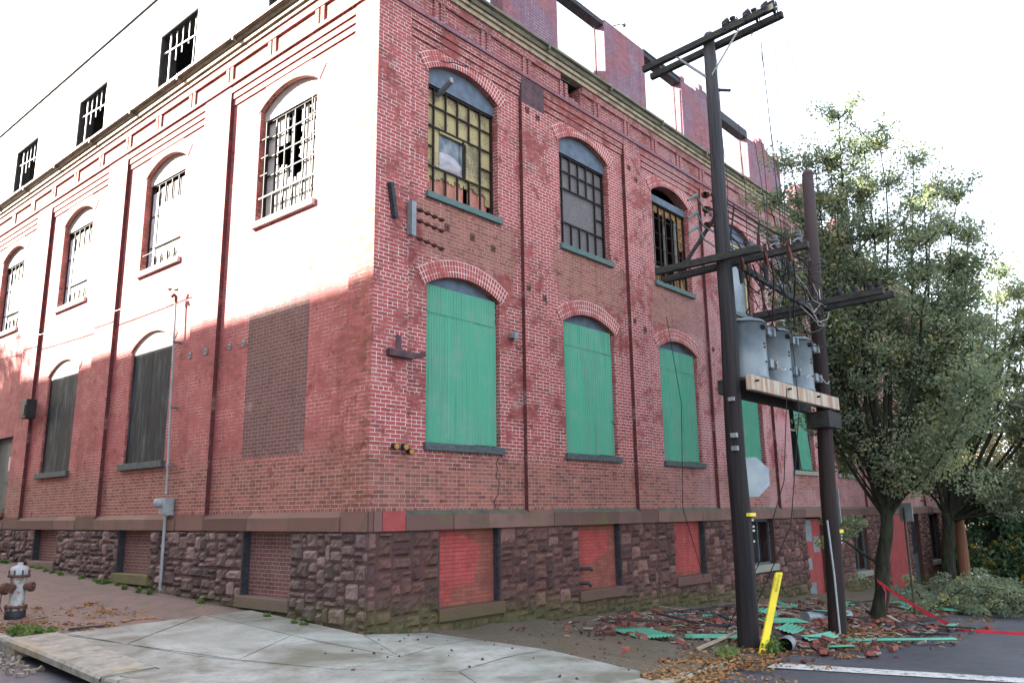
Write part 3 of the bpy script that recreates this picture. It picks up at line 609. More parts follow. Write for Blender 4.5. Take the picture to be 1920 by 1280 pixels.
# openings in the base: (u0, u1, z_bottom, kind)
RO = [(1.53, 3.05, -1.56, 'brick'), (5.40, 6.94, -1.58, 'brick'), (9.20, 10.72, -1.57, 'brick'), (13.3, 14.85, -1.55, 'dark'), (17.2, 18.9, -3.2, 'door'), (21.4, 22.9, -2.2, 'dark'), (25.0, 27.6, -3.6, 'red'), (28.3, 29.6, -3.9, 'ddoor'), (31.0, 32.6, -2.3, 'dark')]
LO = [(1.99, 3.50, -1.40, 'brick'), (6.95, 8.52, -1.20, 'brick'), (11.85, 13.40, -1.07, 'brick'), (21.7, 23.2, -.9, 'brick')]
for F_, ops_, L, g0 in ((RIGHT, RO, LEN_R, lambda u: G(u, -.05)), (LEFT, LO, LEN_L, lambda u: G(-.05, u))):
    m = FB(F_); u = 0.; bk_ = FB(F_)
    for (a, b, zb, kind) in ops_:
        ashlar(m, u, a, g0, -.302); bk_.q([(u, .025, -3.9), (a, .025, -3.9), (a, .025, -.3), (u, .025, -.3)])
        has_sill = kind in ('brick', 'dark'); zl = zb-.21 if has_sill else zb
        if zl > g0((a+b)/2)-.1: ashlar(m, a, b, g0, zl)
        bk_.q([(a, .025, -3.9), (b, .025, -3.9), (b, .025, zl), (a, .025, zl)])
        for s_ in (a, b): bk_.q([(s_, .025, zl), (s_, .42, zl), (s_, .42, -.3), (s_, .025, -.3)])
        bk_.q([(a, .025, -.302), (b, .025, -.302), (b, .42, -.302), (a, .42, -.302)])
        u = b
    ashlar(m, u, L, g0, -.302); bk_.q([(u, .025, -3.9), (L, .025, -3.9), (L, .025, -.3), (u, .025, -.3)])
    m.build('stone_base', M_STONE if F_ is RIGHT else M_STONEL, fac); bk_.build('base_backing', M_STONE if F_ is RIGHT else M_STONEL, fac)
    for n_, (a, b, zb, kind) in enumerate(ops_):
        if kind == 'brick':
            i_ = FB(F_); i_.b(a-.0, b+.0, .17, .3, zb-.02, -.30); inf = i_.build('blocked_window', B_RED if F_ is RIGHT else B_DARK, fac)
            s_ = FB(F_); s_.b(a-.05, b+.05, -.055, .2, zb-.20, zb, .1); s_.build('sill', M_MOSS if (F_ is LEFT and n_ == 1) else M_STONEL if F_ is LEFT else M_STONE, inf, bevel=.012)
            [(lambda q: (q.b(e0, e1, .04, .168, zb, -.305), q.build('jamb', M_CHARW, inf)))(FB(F_)) for e0, e1 in ((a-.002, a+.03), (b-.03, b+.002))]
            if F_ is RIGHT and n_ < 3:      # the bright red repaint stops short of the edge
                p_ = FB(F_); pl = [(a+.12, zb+.10), (a+.36, zb+.08), (a+.45, zb+.3), (b-.55, zb+.33), (b-.5, zb+.62), (b-.4, zb+.75), (b-.36, -.62), (b-.62, -.48), (b-.75, -.42), (a+.5, -.33), (a+.08, -.33)]
                if n_ == 1: pl = [(a+.02, zb+.52), (a+.6, zb+.5), (b-.35, zb+.7), (b-.3, -.45), (a+.02, -.42)]
                if n_ == 2: pl = [(a+.05, zb+.1), (b-.12, zb+.08), (b-.1, -.35), (a+.05, -.35)]
                from mathutils.geometry import tessellate_polygon
                tri = tessellate_polygon([[Vector((x, y, 0)) for x, y in pl]])
                for t3 in tri: p_.q([(pl[k][0], .166, pl[k][1]) for k in t3])
                p_.build('red_patch', M_REDB if 'M_REDB' in globals() else B_RED, inf)
            if F_ is RIGHT and n_ == 1:
                c_b = MB(); c_b.tube([(a+.02, .2, zb+.42), (a+.3, -.02, zb+.42), (a+.36, -.04, zb+.38)], .035, 8); c_b.tube([(a+.02, .2, zb+.14), (a+.24, -.02, zb+.14), (a+.3, -.04, zb+.08)], .035, 8); c_b.build('cut_pipe', M_BLKI, inf)
        elif kind == 'dark':
            f_b = FB(F_); 
            for s_ in (a, b-.07): f_b.b(s_, s_+.07, .16, .22, zb, -.30)
            f_b.b(a, b, .16, .22, -.38, -.30); f_b.b(a, b, .16, .22, zb, zb+.06); f_b.b((a+b)/2-.03, (a+b)/2+.03, .17, .21, zb, -.3); f_b.b(a+.3, a+.34, .18, .2, zb, -.3)
            wdw = f_b.build('basement_window', M_DKTRIM, fac); s_ = FB(F_); s_.b(a-.05, b+.05, -.055, .2, zb-.18, zb, .7); s_.build('sill', M_FRAMEW, wdw, bevel=.012)
        elif kind == 'door':
            i_ = FB(F_); i_.b(a, b, .22, .3, -3.3, -.36); dd = i_.build('door', M_REDPAINT, fac, label='faded red boarded door with grey patches')
            p_ = FB(F_)
            for (x0, x1, z0, z1) in ((.1, .95, -1.05, -.40), (.2, .8, -1.9, -1.55), (.15, 1.0, -2.7, -2.3), (1.0, 1.5, -1.4, -.9)): p_.b(a+x0, a+x1, .212, .222, z0, z1)
            p_.build('worn_patch', M_GALV, dd)
        elif kind == 'red':
            i_ = FB(F_); i_.b(a, b, -.04, .3, -3.6, -.32); i_.build('red_panel', M_REDPAINT, fac)
        elif kind == 'ddoor':
            i_ = FB(F_); i_.b(a, b, .2, .3, -3.6, -.36); dd = i_.build('door', M_DKTRIM, fac); i_ = FB(F_); i_.b(a+.12, b-.12, .17, .2, -1.9, -.6); i_.build('door_panel', M_DARK, dd)

# gutter and fascia
for F_, L in ((RIGHT, LEN_R), (LEFT, LEN_L)):
    m = FB(F_); m.b(-.16 if F_ is RIGHT else .0, L, -.10, .12, 9.70, 9.78); m.b(-.05 if F_ is RIGHT else .0, L, -.05, .12, 9.60, 9.698); m.build('fascia', M_FASCIA, fac)
    g_ = FB(F_); prof = [(-.09, 9.785), (-.14, 9.79), (-.16, 9.83), (-.17, 9.86), (-.235, 9.88), (-.24, 9.93), (-.225, 9.935), (-.14, 9.89), (.05, 9.90), (.12, 9.90)]
    u = -.24
    while u < L:
        u1 = min(L, u+2.4); dz = rnd.uniform(-.012, .012) if F_ is RIGHT else 0; dd = rnd.uniform(-.01, .01)
        for a, b in zip(prof, prof[1:]): g_.q([(u, a[0]+dd, a[1]+dz), (u1-.01, a[0]+dd, a[1]+dz), (u1-.01, b[0]+dd, b[1]+dz), (u, b[0]+dd, b[1]+dz)])
        g_.b(u1-.05, u1-.01, -.245, -.1, 9.80+dz, 9.94+dz)
        u = u1
    g_.build('gutter', M_GUTTER, fac)

# ---- windows
def clip_arch(F_, a, b, zs, zc, d0, d1, mat, parent, name):
    m = FB(F_); pts = arc(a, b, zs, zc)[0]
    for p, q in zip(pts, pts[1:]):
        m.q([(p[0], d0, zs-.001), (q[0], d0, zs-.001), (q[0], d0, q[1]), (p[0], d0, p[1])])
        m.q([(p[0], d1, zs-.001), (p[0], d1, p[1]), (q[0], d1, q[1]), (q[0], d1, zs-.001)]); m.q([(p[0], d0, zs), (p[0], d1, zs), (q[0], d1, zs), (q[0], d0, zs)])
    return m.build(name, mat, parent)
def corr_sheet(m, a, b, z0, z1, d, amp=.015, pitch_=.067, tilt=0., top=None):
    n = int((b-a)/pitch_*6); pts = []
    for i in range(n+1):
        u = a+(b-a)*i/n; dd = d+amp*math.cos(2*math.pi*(u-a)/pitch_)
        zt = z1 if top is None else top(u)
        pts += [(u+tilt*0, dd, z0(u) if callable(z0) else z0), (u+tilt, dd, zt)]
    for i in range(n):
        m.q([pts[2*i], pts[2*i+2], pts[2*i+3], pts[2*i+1]])
def sill(F_, a, b, z, mat, parent, h=.115, proj=.07):
    m = FB(F_); m.b(a-.05, b+.05, RC-proj, RC+JD, z-h, z); return m.build('sill', mat, parent, bevel=.008)
DG = RC+.10
for k, c in enumerate(RWc):
    a, b = c-.955, c+.955
    f = FB(RIGHT)
    for s_ in (a, b-.06): f.b(s_, s_+.06, DG+.03, DG+.12, Z_LB, Z_LS)
    f.b(a, b, DG+.03, DG+.12, Z_LS-.07, Z_LS+.01)
    wdw = f.build('window', M_DKTRIM, fac)
    sill(RIGHT, a, b, Z_LB, M_DKTRIM if k < 3 else M_FRAMEW, wdw, .13)
    clip_arch(RIGHT, a, b, Z_LS, Z_LC, DG+.04, DG+.07, M_LINTEL, wdw, 'arch_board')
    g = FB(RIGHT)
    if k < 3:
        corr_sheet(g, a+.0, b-.03, 3.42, 3.92, DG-.012); corr_sheet(g, a, a+.66, Z_LB+.02, 3.46, DG); corr_sheet(g, a+.62, a+1.28, Z_LB+.01, 3.46, DG-.008); corr_sheet(g, a+1.24, b-.03, Z_LB+.03, 3.46, DG)
    elif k == 3: corr_sheet(g, a+.55, b-.1, lambda u: Z_LB+.15-.1*(u-a), 3.8, DG)
    elif k == 4: corr_sheet(g, a+.95, b-.12, Z_LB+.05, 3.75, DG, tilt=-.42)
    elif k in (6, 8): corr_sheet(g, a+.6, b-.3, 1.6, 3.4, DG, tilt=.2)
    if g.f: g.build('corrugated_sheet', M_GREEN, wdw)
    if k == 1:
        m_ = MB(); m_.bar((b-.13, DG-.02, 1.93), (b-.05, DG-.02, 1.87), .008, .012); m_.bar((b-.05, DG-.02, 1.87), (b-.0, DG-.02, 1.84), .01, .015); m_.build('split', M_DARK, wdw)
    if k >= 3:
        g = FB(RIGHT); 
        for s_ in (.35, .95, 1.5): g.b(a+s_, a+s_+.04, DG+.05, DG+.08, Z_LB, Z_LS)
        g.b(a, b, DG+.05, DG+.08, 2.4, 2.45); g.build('muntin', M_FRAMEW, wdw)

def steel_window(F_, c, hw, style, n):
    a, b = c-hw, c+hw; d = RC+.15; z0, z1 = Z_UB, Z_US-.20; f = FB(F_)
    for s_ in (a, b-.04): f.b(s_, s_+.04, d, d+.05, z0, z1)
    f.b(a, b, d, d+.05, z1-.04, z1); f.b(a, b, d, d+.05, z0, z0+.03); wdw = f.build('window', M_STEEL, fac)
    sill(F_, a, b, z0, M_TEAL if F_ is RIGHT else M_CREAM, wdw, .12)
    H = z1-z0; W = b-a; rows = [z1-H*r_ for r_ in (.175, .36, .545, .72)]; colsu = [a+W*(.155+.165*i) for i in range(6)][:5]
    # arched head board
    hb = FB(F_); pts = arc(a, b, Z_US, Z_UC)[0]
    if style != 'burnt':
        clip_arch(F_, a, b, Z_US-.001, Z_UC, d-.03, d+.03, M_LINTEL if F_ is RIGHT else M_CREAM, wdw, 'arch_board')
        hb.b(a, b, d-.032, d+.04, z1, Z_US-.002); hb.build('head_board', M_LINTEL if F_ is RIGHT else M_CREAM, wdw)
    else: hb.b(a, b, d-.05, d+.05, z1-.02, Z_US-.03); hb.build('head_board', M_LINTEL, wdw)
    m = FB(F_); t_ = .014
    def V(u, za, zb_): m.b(u-t_, u+t_, d+.005, d+.04, za, zb_)
    def Hh(z, ua, ub): m.b(ua, ub, d+.007, d+.038, z-t_, z+t_)
    if style in ('yellow', 'osb'):
        for i, u in enumerate(colsu):
            if i in (0, 4): V(u, z0, z1)
            else: V(u, rows[1], z1); V(u, z0, rows[3])
        if style == 'yellow': V(colsu[3]-.15, rows[3], rows[1])
        Hh(rows[0], a, b); Hh(rows[1], a, b); Hh(rows[3], a, b); Hh(rows[2], a, colsu[0]); Hh(rows[2], colsu[4], b)
        m.build('muntin', M_STEEL, wdw)
        bd = FB(F_); D2 = d+.06
        if style == 'yellow':
            ua, ub = colsu[0]+.17, colsu[3]-.06
            bd.b(a, b, D2, D2+.02, rows[1], z1); bd.b(a, ua, D2, D2+.02, rows[3], rows[1]); bd.b(ub, b, D2, D2+.02, rows[3], rows[1])
            # the lowest boards have rotted to a ragged edge
            uu = a
            while uu < b:
                w_ = rnd.uniform(.03, .09); bd.b(uu, min(b, uu+w_), D2, D2+.018, rows[3]-(.10+.14*rnd.random()+(.2 if uu < a+.2 or uu > b-.2 else 0)), rows[3]); uu += w_
            bd.build('board', M_YELLOW, wdw, label='grimy yellow boards behind the glazing bars')
            pk = FB(F_); pk.b(a+.02, colsu[1], D2+.03, D2+.05, z0, rows[3]); pk.b(colsu[1]+.02, colsu[3]-.1, D2+.025, D2+.05, z0, rows[3]-.02); pk.b(colsu[3]+.03, b-.1, D2+.03, D2+.05, z0, rows[3]); pk.build('board', M_PINK, wdw, label='pinkish plywood across the bottom')
            gp = FB(F_); gp.b(ua, ub, D2+.02, D2+.03, rows[3], rows[1]-.02); gp.build('pane', M_GLASS, wdw)
            fr = FB(F_); fr.b(ub, ub+.05, D2-.03, D2+.03, rows[3], rows[1]); fr.b(ua, ub, D2-.03, D2+.03, rows[1]-.06, rows[1]); fr.build('casement', M_YELLOW, wdw)
            pl = FB(F_); P0 = []; nn_ = 10
            for j in range(nn_+1):
                for i in range(nn_+1):
                    s, q = i/nn_, j/nn_; wv_ = .5+.5*s; P0.append((ua+.03+s*(ub-ua-.05), D2+.015-.07*math.sin(math.pi*s)*math.sin(math.pi*min(1, q*1.05))-.02*mn.noise(Vector((s*4, q*4, 2))), rows[3]+.02+q*.36*(1-.45*s+.25*math.sin(s*3))))
            for j in range(nn_):
                for i in range(nn_):
                    k_ = j*(nn_+1)+i; pl.q([P0[k_], P0[k_+1], P0[k_+nn_+2], P0[k_+nn_+1]])
            pl.build('plastic_sheet', M_PLASTIC, wdw)
        else: bd.b(a, b, D2, D2+.02, z0, z1); bd.build('board', M_OSB, wdw)
    elif style == 'burnt':
        for i, u in enumerate(colsu): V(u, z0, z1)
        for r_ in rows: m.b(a, b, d+.02, d+.028, r_-.008, r_+.008)
        m.build('muntin', M_STEEL, wdw)
        tb = FB(F_); D2 = d+.05; uu = a
        while uu < b-.01:
            w_ = rnd.uniform(.03, .06); s = (uu-a)/W
            top_len = .16+.10*rnd.random()+(.45 if s < .12 else 0)+(.75 if s > .84 else 0)+(.25 if .45 < s < .52 else 0)
            tb.b(uu, min(b, uu+w_), D2, D2+.02, z1-top_len, z1-.03)
            if rnd.random() < .38 or s > .75: tb.b(uu, min(b, uu+w_), D2, D2+.02, z0, z0+.15+.5*rnd.random()*(1.6 if s > .6 else 1))
            uu += w_
        tb.build('board', M_TATTER, wdw)
        ps = FB(F_)
        for s in (.20, .50, .52, .80): ps.b(a+W*s, a+W*s+.075, D2+.03, D2+.07, z0, z1)
        ps.build('stud', M_FRAMEW, wdw)
    elif style == 'pane':
        g = FB(F_); g.b(a, b, d+.02, d+.03, z0, z1); g.build('pane', M_OSBG, wdw)
        g = FB(F_); g.b(b-.22, b-.12, d-.01, d+.05, z0, z1); g.b(a, b, d-.01, d+.04, z1-.09, z1); g.build('casement', M_YELLOW, wdw)
    elif style == 'torn_white':     # sunlit facade: pale sheet with a torn hole, grille in front
        bd = FB(F_); D2 = d+.06; nU, nZ = 40, 52
        def hole_(s, q):
            e = .03*mn.noise(Vector((s*14, q*18, 3.3)))
            s_ = s+e; q_ = q+e
            return (.40 < s_ < .62 and .46 < q_ < .97) or (.56 < s_ < .80 and .50 < q_ < .72) or (.36 < s_ < .6 and .36 < q_ < .5) or (.22 < s_ < .27 and .86 < q_)
        for j in range(nZ):
            for i in range(nU):
                if hole_((i+.5)/nU, (j+.5)/nZ): continue
                bd.q([(a+W*i/nU, D2, z0+H*j/nZ), (a+W*(i+1)/nU, D2, z0+H*j/nZ), (a+W*(i+1)/nU, D2, z0+H*(j+1)/nZ), (a+W*i/nU, D2, z0+H*(j+1)/nZ)])
        bd.build('board', M_CREAM, wdw); bars = FB(F_)
        for i in (0, 1, 2, 3, 4): V(colsu[i], z0, z1)
        for r_ in rows: Hh(r_, a, b)
        m.build('muntin', M_STEEL, wdw)
        ps = FB(F_); ps.b(a+W*.55, a+W*.60, D2+.03, D2+.07, z0, z1); ps.build('stud', M_WHITEP, wdw)
    elif style == 'white':
        bd = FB(F_); bd.b(a, b-.34, d+.05, d+.07, z0, z1-.12); bd.build('board', M_CREAM, wdw)
        bd = FB(F_); bd.b(b-.32, b-.06, d+.02, d+.06, z0, z1-.2); bd.build('casement', M_WHITEP, wdw)
        for i in range(5): V(colsu[i], z1-.55, z1); V(colsu[i], z0, z0+.4)
        Hh(rows[3], a, b); Hh(rows[1], b-.35, b); m.build('muntin', M_STEEL, wdw)
    if F_ is LEFT and n < 2:
        bars = FB(F_)
        for i in range(6):
            u = a+W*(.10+.16*i); dt = d-.12
            if n == 0: bars.b(u-.011, u+.011, dt, dt+.02, z0+.02, z0+.50 if 0 < i < 5 else z1-.1)
        for z_ in (([z0+.5, z0+.52]+[z0+H*q for q in (.45, .62, .8)]) if n == 0 else [z0+.42]):
            if n == 0 and z_ > z0+.6:
                bars.b(a-.06, a+.30, d-.12, d-.10, z_-.01, z_+.01); bars.b(b-.30, b+.02, d-.12, d-.10, z_-.01, z_+.01)
            else: bars.b(a-.04, b+.02, d-.125, d-.105, z_-.01, z_+.01)
        bars.build('grille', M_STEEL, wdw)
    return wdw
t = NT('dusty_pane', .25); t_c = t.mix(t.step(t.noise(t.OB, 2, 5), .4, .7), (.10, .13, .17), (.2, .22, .22)); M_OSBG = t.out(t_c)
for k, c in enumerate(RWc):
    steel_window(RIGHT, c, .955, ('yellow', 'osb', 'burnt', 'pane', 'pane', 'osb', 'pane', 'osb', 'pane')[k], k)
for k, c in enumerate(LWc): steel_window(LEFT, c, .965, ('torn_white', 'white', 'white', 'white', 'white')[k], k)
m = MB(); p0 = Vector((1.68, RC+.16, 7.72)); p1 = p0+Vector((-.10, -.45, .08)); m.tube([p0, p1], .055, 14, cap=False); m.tube([p1+Vector((.0, .01, 0)), p1], [.05, .056], 14); m.build('flue_pipe', M_GALV, fac)
# boarded ground-floor windows on the sunny side
for k in (1, 2, 4):
    c = LWc[k]; a, b = c-.965, c+.965; d = RC+.05
    clip_arch(LEFT, a, b, 3.74, 4.06, d, d+.04, M_RENDER, fac, 'arch_board'); f = FB(LEFT); f.b(a, b, d, d+.03, 3.62, 3.738); f.build('arch_board', M_RENDER, fac)
    f = FB(LEFT); f.b(a, c-.012, d, d+.04, Z_LB, 3.615); f.b(c+.012, b, d+.004, d+.044, Z_LB, 3.615); wdw = f.build('boarded_window', M_BOARD, fac)
    f = FB(LEFT); f.b(c-.011, c+.011, d+.03, d+.04, Z_LB, 3.61); f.build('joint', M_DARK, wdw); s_ = FB(LEFT); s_.b(a-.05, b+.08, RC-.09, RC+.2, Z_LB-.14, Z_LB-.002); s_.build('sill', M_DKTRIM, wdw, bevel=.008)
f = FB(LEFT); f.b(1.86, 3.80, RC-.004, RC+.05, 1.0, 3.72); f.build('blocked_window', B_DARK, fac, label='window filled with grey-brown brick')
# dark door with a notice
f = FB(LEFT); c = sum(DOOR)/2; f.b(c-.965, c+.965, RC+.14, RC+.2, .16, 2.26); dr_ = f.build('door', M_DKTRIM, fac)
f = FB(LEFT); f.b(c-.86, c-.10, RC+.115, RC+.138, 1.0, 2.1); f.b(c-.86, c-.10, RC+.115, RC+.138, .26, .9); f.build('door_panel', M_BLKI, dr_)
f = FB(LEFT); f.b(c-.60, c-.30, RC+.105, RC+.112, 1.32, 1.72); f.build('notice', M_PAPER, dr_)
f = FB(LEFT); f.b(c-.93, c+1.0, -.06, RC+.2, 0.03, .15); f.build('sill', M_DRESS, dr_)

# ---- attic storey, roof burnt away
SB = .10
m = FB(LEFT)
def attic_wall(m, u0, u1, z0, z1, ops_, d0, d1):
    u = u0
    for (a, b, za, zb) in ops_:
        m.b(u, a, d0, d1, z0, z1); m.b(a, b, d0, d1, z0, za); m.b(a, b, d0, d1, zb, z1); u = b
    m.b(u, u1, d0, d1, z0, z1)
LA = [(c-.93, c+.93, 9.95, 11.80) for c in (2.84, 7.75, 12.7, 17.7, 22.6)]
attic_wall(m, .0, LEN_L, 9.735, 13.02, LA, SB, SB+.4); m.build('attic_wall', M_RENDER, fac)
f = FB(LEFT); f.b(-.0, LEN_L, SB-.05, SB+.45, 13.022, 13.10); f.build('coping', M_CHARW, fac)
for (a, b, za, zb) in LA:
    f = FB(LEFT); d = SB+.10; ln = FB(LEFT)
    ln.b(a, a+.03, SB+.012, SB+.42, za, zb); ln.b(b-.03, b, SB+.012, SB+.42, za, zb); ln.b(a, b, SB+.012, SB+.42, zb-.03, zb)  # near-black boxes over the reveals, standing in for their shade
    for s_ in (a, b-.05): f.b(s_, s_+.05, d, d+.06, za, zb)
    f.b(a, b, d, d+.06, zb-.05, zb); wn = f.build('attic_window', M_STEEL, fac); ln.build('shade_lining', M_DARK, wn)
    mm = MB()
    for i in range(5): u = a+(b-a)*(i+1)/6; mm.bar(LEFT(u, d+.02, zb-.05), LEFT(u+rnd.uniform(-.04, .04), d+.02, zb-(.55+.1*i if i else 1.4)), .018, .018)
    mm.bar(LEFT(a, d, zb-.62), LEFT(b, d, zb-.45), .025, .025); mm.bar(LEFT(b-.35, d, za), LEFT(b-.35, d, zb), .03, .03)
    mm.build('muntin', M_WHITEP if rnd.random() < .8 else M_STEEL, wn)
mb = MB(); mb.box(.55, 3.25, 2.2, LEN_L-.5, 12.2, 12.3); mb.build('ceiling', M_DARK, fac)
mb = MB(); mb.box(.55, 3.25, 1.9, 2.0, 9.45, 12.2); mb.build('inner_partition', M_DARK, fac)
# inner dark wall so that the empty attic openings read as a scorched room
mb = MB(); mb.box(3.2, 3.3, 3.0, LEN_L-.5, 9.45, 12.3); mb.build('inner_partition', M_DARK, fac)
piers = [(-.0, 1.6, 11.9), (3.38, 5.28, 11.98), (7.20, 9.08, 12.0), (11.05, 13.25, 12.25), (15.3, 17.85, 12.0), (19.2, 21.0, 11.6), (23.1, 25.0, 11.2)]
for i, (a, b, zt) in enumerate(piers):
    m = MB(); y0, y1 = SB, SB+.36; n = int((b-a)/.215); a_ = a
    m.box(a, b, y0, y1, 9.735, zt-.35)
    for j in range(n):          # ragged, brick by brick top edge
        x0, x1 = a+(b-a)*j/n, a+(b-a)*(j+1)/n
        k = 5 if i < 3 else int(2.5+2.5*math.sin(j*.9+i)+rnd.random()*2)
        for r_ in range(max(1, k)):
            m.box(x0+.0005*(r_ % 2), x1-.001*(r_ % 2), y0+rnd.uniform(-.01, .004)*(i > 2), y1, zt-.35+r_*.068, zt-.35+(r_+1)*.068)
    m.build('brick_pier', B_CHAR, fac)
m = MB(); m.box(5.27, 7.22, SB+.02, SB+.30, 11.83, 11.96); m.build('lintel_beam', M_CHARW, fac, bevel=.01)
m = MB(); m.box(9.07, 11.1, SB+.02, SB+.30, 11.86, 11.98); m.box(9.07, 11.1, SB+.0, SB+.05, 11.98, 12.04); m.build('lintel_beam', M_CHARW, fac, bevel=.01)
m = MB(); m.box(13.2, 15.4, SB+.02, SB+.30, 11.72, 12.0); m.build('lintel_beam', M_CHARW, fac, bevel=.01)
m = MB(); m.box(1.55, 3.4, SB+.02, SB+.30, 11.76, 11.96); m.build('lintel_beam', M_CHARW, fac, bevel=.01)
for (p, q, w_, mt) in (((5.2, .3, 11.15), (6.6, 3.2, 11.9), .2, M_ASH), ((8.9, .5, 10.75), (12.0, 3.6, 11.1), .2, M_ASH), ((13.6, .5, 10.95), (16.2, 3.0, 11.1), .18, M_ASH), ((18.0, .5, 10.6), (20.6, 2.2, 10.7), .2, M_ASH),
                       ((5.9, .9, 9.5), (7.1, .6, 10.35), .3, M_CHARW), ((6.2, .7, 9.9), (7.0, .5, 10.5), .05, M_ASH), ((9.2, .6, 10.2), (11.2, .9, 9.75), .3, M_CHARW), ((9.4, .8, 9.6), (9.3, .7, 10.7), .12, M_CHARW), ((17.9, .6, 10.2), (20.2, .8, 9.8), .3, M_CHARW)):
    m = MB(); m.bar(p, q, w_, w_*1.1); m.build('charred_beam', mt, fac, bevel=.02)
for a, b in ((7.10, 7.19), (11.0, 11.05), (15.2, 15.3)):   # bare brick jamb edge with pipe
    m = MB(); m.tube([(a-.03, SB+.18, 9.8), (a-.05, SB+.18, 11.75)], .016, 6); m.build('pipe', M_STEEL, fac)
m = MB(); m.tube([(7.6, SB+.1, 12.0), (7.85, SB-.1, 12.12), (8.0, SB-.1, 12.16)], .014, 6); m.box(7.97, 8.03, SB-.13, SB-.07, 12.12, 12.2); m.build('bent_rod', M_STEEL, fac)
# blackened heads of two street pilasters
m = FB(RIGHT); m.b(3.825, 4.575, -.004, .05, 8.35, 8.93); m.build('scorched_patch', M_BURNB, fac)
for (u, z) in [(4.0, 8.22), (4.35, 8.18), (7.9, 8.2), (8.2, 7.98), (3.95, 4.33), (4.45, 4.22), (7.85, 4.33), (8.3, 4.2), (1.75, 5.05), (2.42, 5.03), (3.0, 4.95), (11.8, 8.1), (11.75, 4.2)]:
    d_ = 0 if (3.83 < u < 4.57 or 7.7 < u < 8.45 or 11.6 < u < 12.3) else RC
    m = FB(RIGHT); m.b(u-.055, u+.055, d_-.018, d_+.01, z-.06, z+.06); m.b(u-.014, u+.014, d_-.05, d_, z-.014, z+.014); m.build('wall_anchor', M_HYDR, fac)
for u in (4.15, 5.1, 5.75, 6.45)[:0]+(3.95, 4.45, 5.2, 5.85): 
    d_ = 0 if 4.86 < u < 5.93 else RC
    m = FB(LEFT); m.b(u-.055, u+.055, d_-.018, d_+.01, 3.16, 3.28); m.b(u-.016, u+.016, d_-.05, d_, 3.205, 3.235); m.build('wall_anchor', M_GALV, fac)
# old cable brackets by the corner
m = MB(); m.bar((.28, -.05, 5.42), (.40, -.05, 4.82), .10, .07); m.build('timber_bracket', M_CHARW, fac)
m = MB(); m.box(.70, .83, -.10, -.02, 4.60, 5.22); m.box(.695, .715, -.14, -.02, 4.6, 5.22); m.build('steel_bracket', M_GALV, fac)
for z in (5.02, 4.82, 4.5):
    m = MB(); A_ = Vector((.86, -.06, z+.1)); B_ = A_+Vector((.33, -.34, -.22)); m.tube([A_, B_], .018, 6)
    for k in range(4): p = A_.lerp(B_, .15+.26*k); m.lathe([(.02, -.035), (.052, -.015), (.055, .01), (.02, .035)], p, 10)
    m.build('insulator', M_PORC, fac)
m = MB(); m.box(.30, .84, -.10, -.0, 2.46, 2.58); m.build('timber_bracket', M_BURNB, fac, bevel=.012); m = MB(); m.box(.50, .62, -.012, 0, 2.58, 2.84); m.build('scorched_patch', M_BURNB, fac)
m = MB(); m.bar((.86, -.06, 2.52), (1.02, -.15, 2.56), .08, .08); m.build('timber_bracket', M_BURNB, fac)
for (x, z) in ((.42, 1.0), (.62, 1.0), (.74, .93)):
    m = MB(); m.tube([(x+.08, .0, z+.02), (x, -.16, z)], [.055, .052], 10); o_ = m.build('cable_stub', M_BLKI, fac); m = MB(); m.tube([(x, -.161, z), (x-.005, -.175, z)], [.045, .04], 10); m.build('cut_end', M_CUT, o_)
m = FB(RIGHT); m.b(3.42, 3.58, -.02, RC, 3.24, 3.34); m.b(3.44, 3.56, -.055, -.02, 3.22, 3.36); m.build('vent_cap', M_GALV, fac, bevel=.012)
# long crack through the brickwork
def crack(pts, F_, d_, w_=.012):
    m = FB(F_)
    for a, b in zip(pts, pts[1:]):
        L_ = math.hypot(b[0]-a[0], b[1]-a[1]); nx, nz = -(b[1]-a[1])/L_*w_, (b[0]-a[0])/L_*w_
        m.q([(a[0]-nx, d_, a[1]-nz), (b[0]-nx, d_, b[1]-nz), (b[0]+nx, d_, b[1]+nz), (a[0]+nx, d_, a[1]+nz)])
    m.build('crack', M_DARK, fac)
def zig(u, z, u1, z1, n):
    out = [(u, z)]
    for i in range(1, n): s = i/n; out.append((u+(u1-u)*s+rnd.uniform(-.06, .06), z+(z1-z)*s))
    return out+[(u1, z1)]
crack(zig(1.55, 8.30, 2.3, 8.50, 5), RIGHT, RC-.014); crack(zig(3.0, .05, 3.1, .95, 8), RIGHT, RC-.003, .010)

# ================================================================ THE BUILDING ACROSS THE SIDE STREET (it throws the shade over the corner)
opp = empty('warehouse', (-16, 18, G(-16, 18)), 'tall plain brick warehouse across the side street, behind the camera', 'building')
XO = -16.0; HO = 3.65+(16.0/abs(math.cos(SUN_AZ)))*math.tan(SUN_EL)
m = MB(); m.box(XO-12, XO, -4, 52, -3, HO); m.build('wall', B_DARK, opp)
m = MB(); m.box(XO-12.2, XO+.2, -4.2, 52.2, HO-.35, HO+.002); m.build('coping', M_DRESS, opp)
for j in range(4):
    for i in range(10):
        m = MB(); y = -1+i*5.2; z = .2+j*3.6
        m.box(XO-.02, XO+.03, y, y+1.7, z, z+2.2); wn = m.build('window', M_FRAMEW, opp); m = MB(); m.box(XO+.031, XO+.035, y+.1, y+.8, z+.1, z+2.1); m.box(XO+.031, XO+.035, y+.9, y+1.6, z+.1, z+2.1); m.build('pane', M_GLASS, wn)

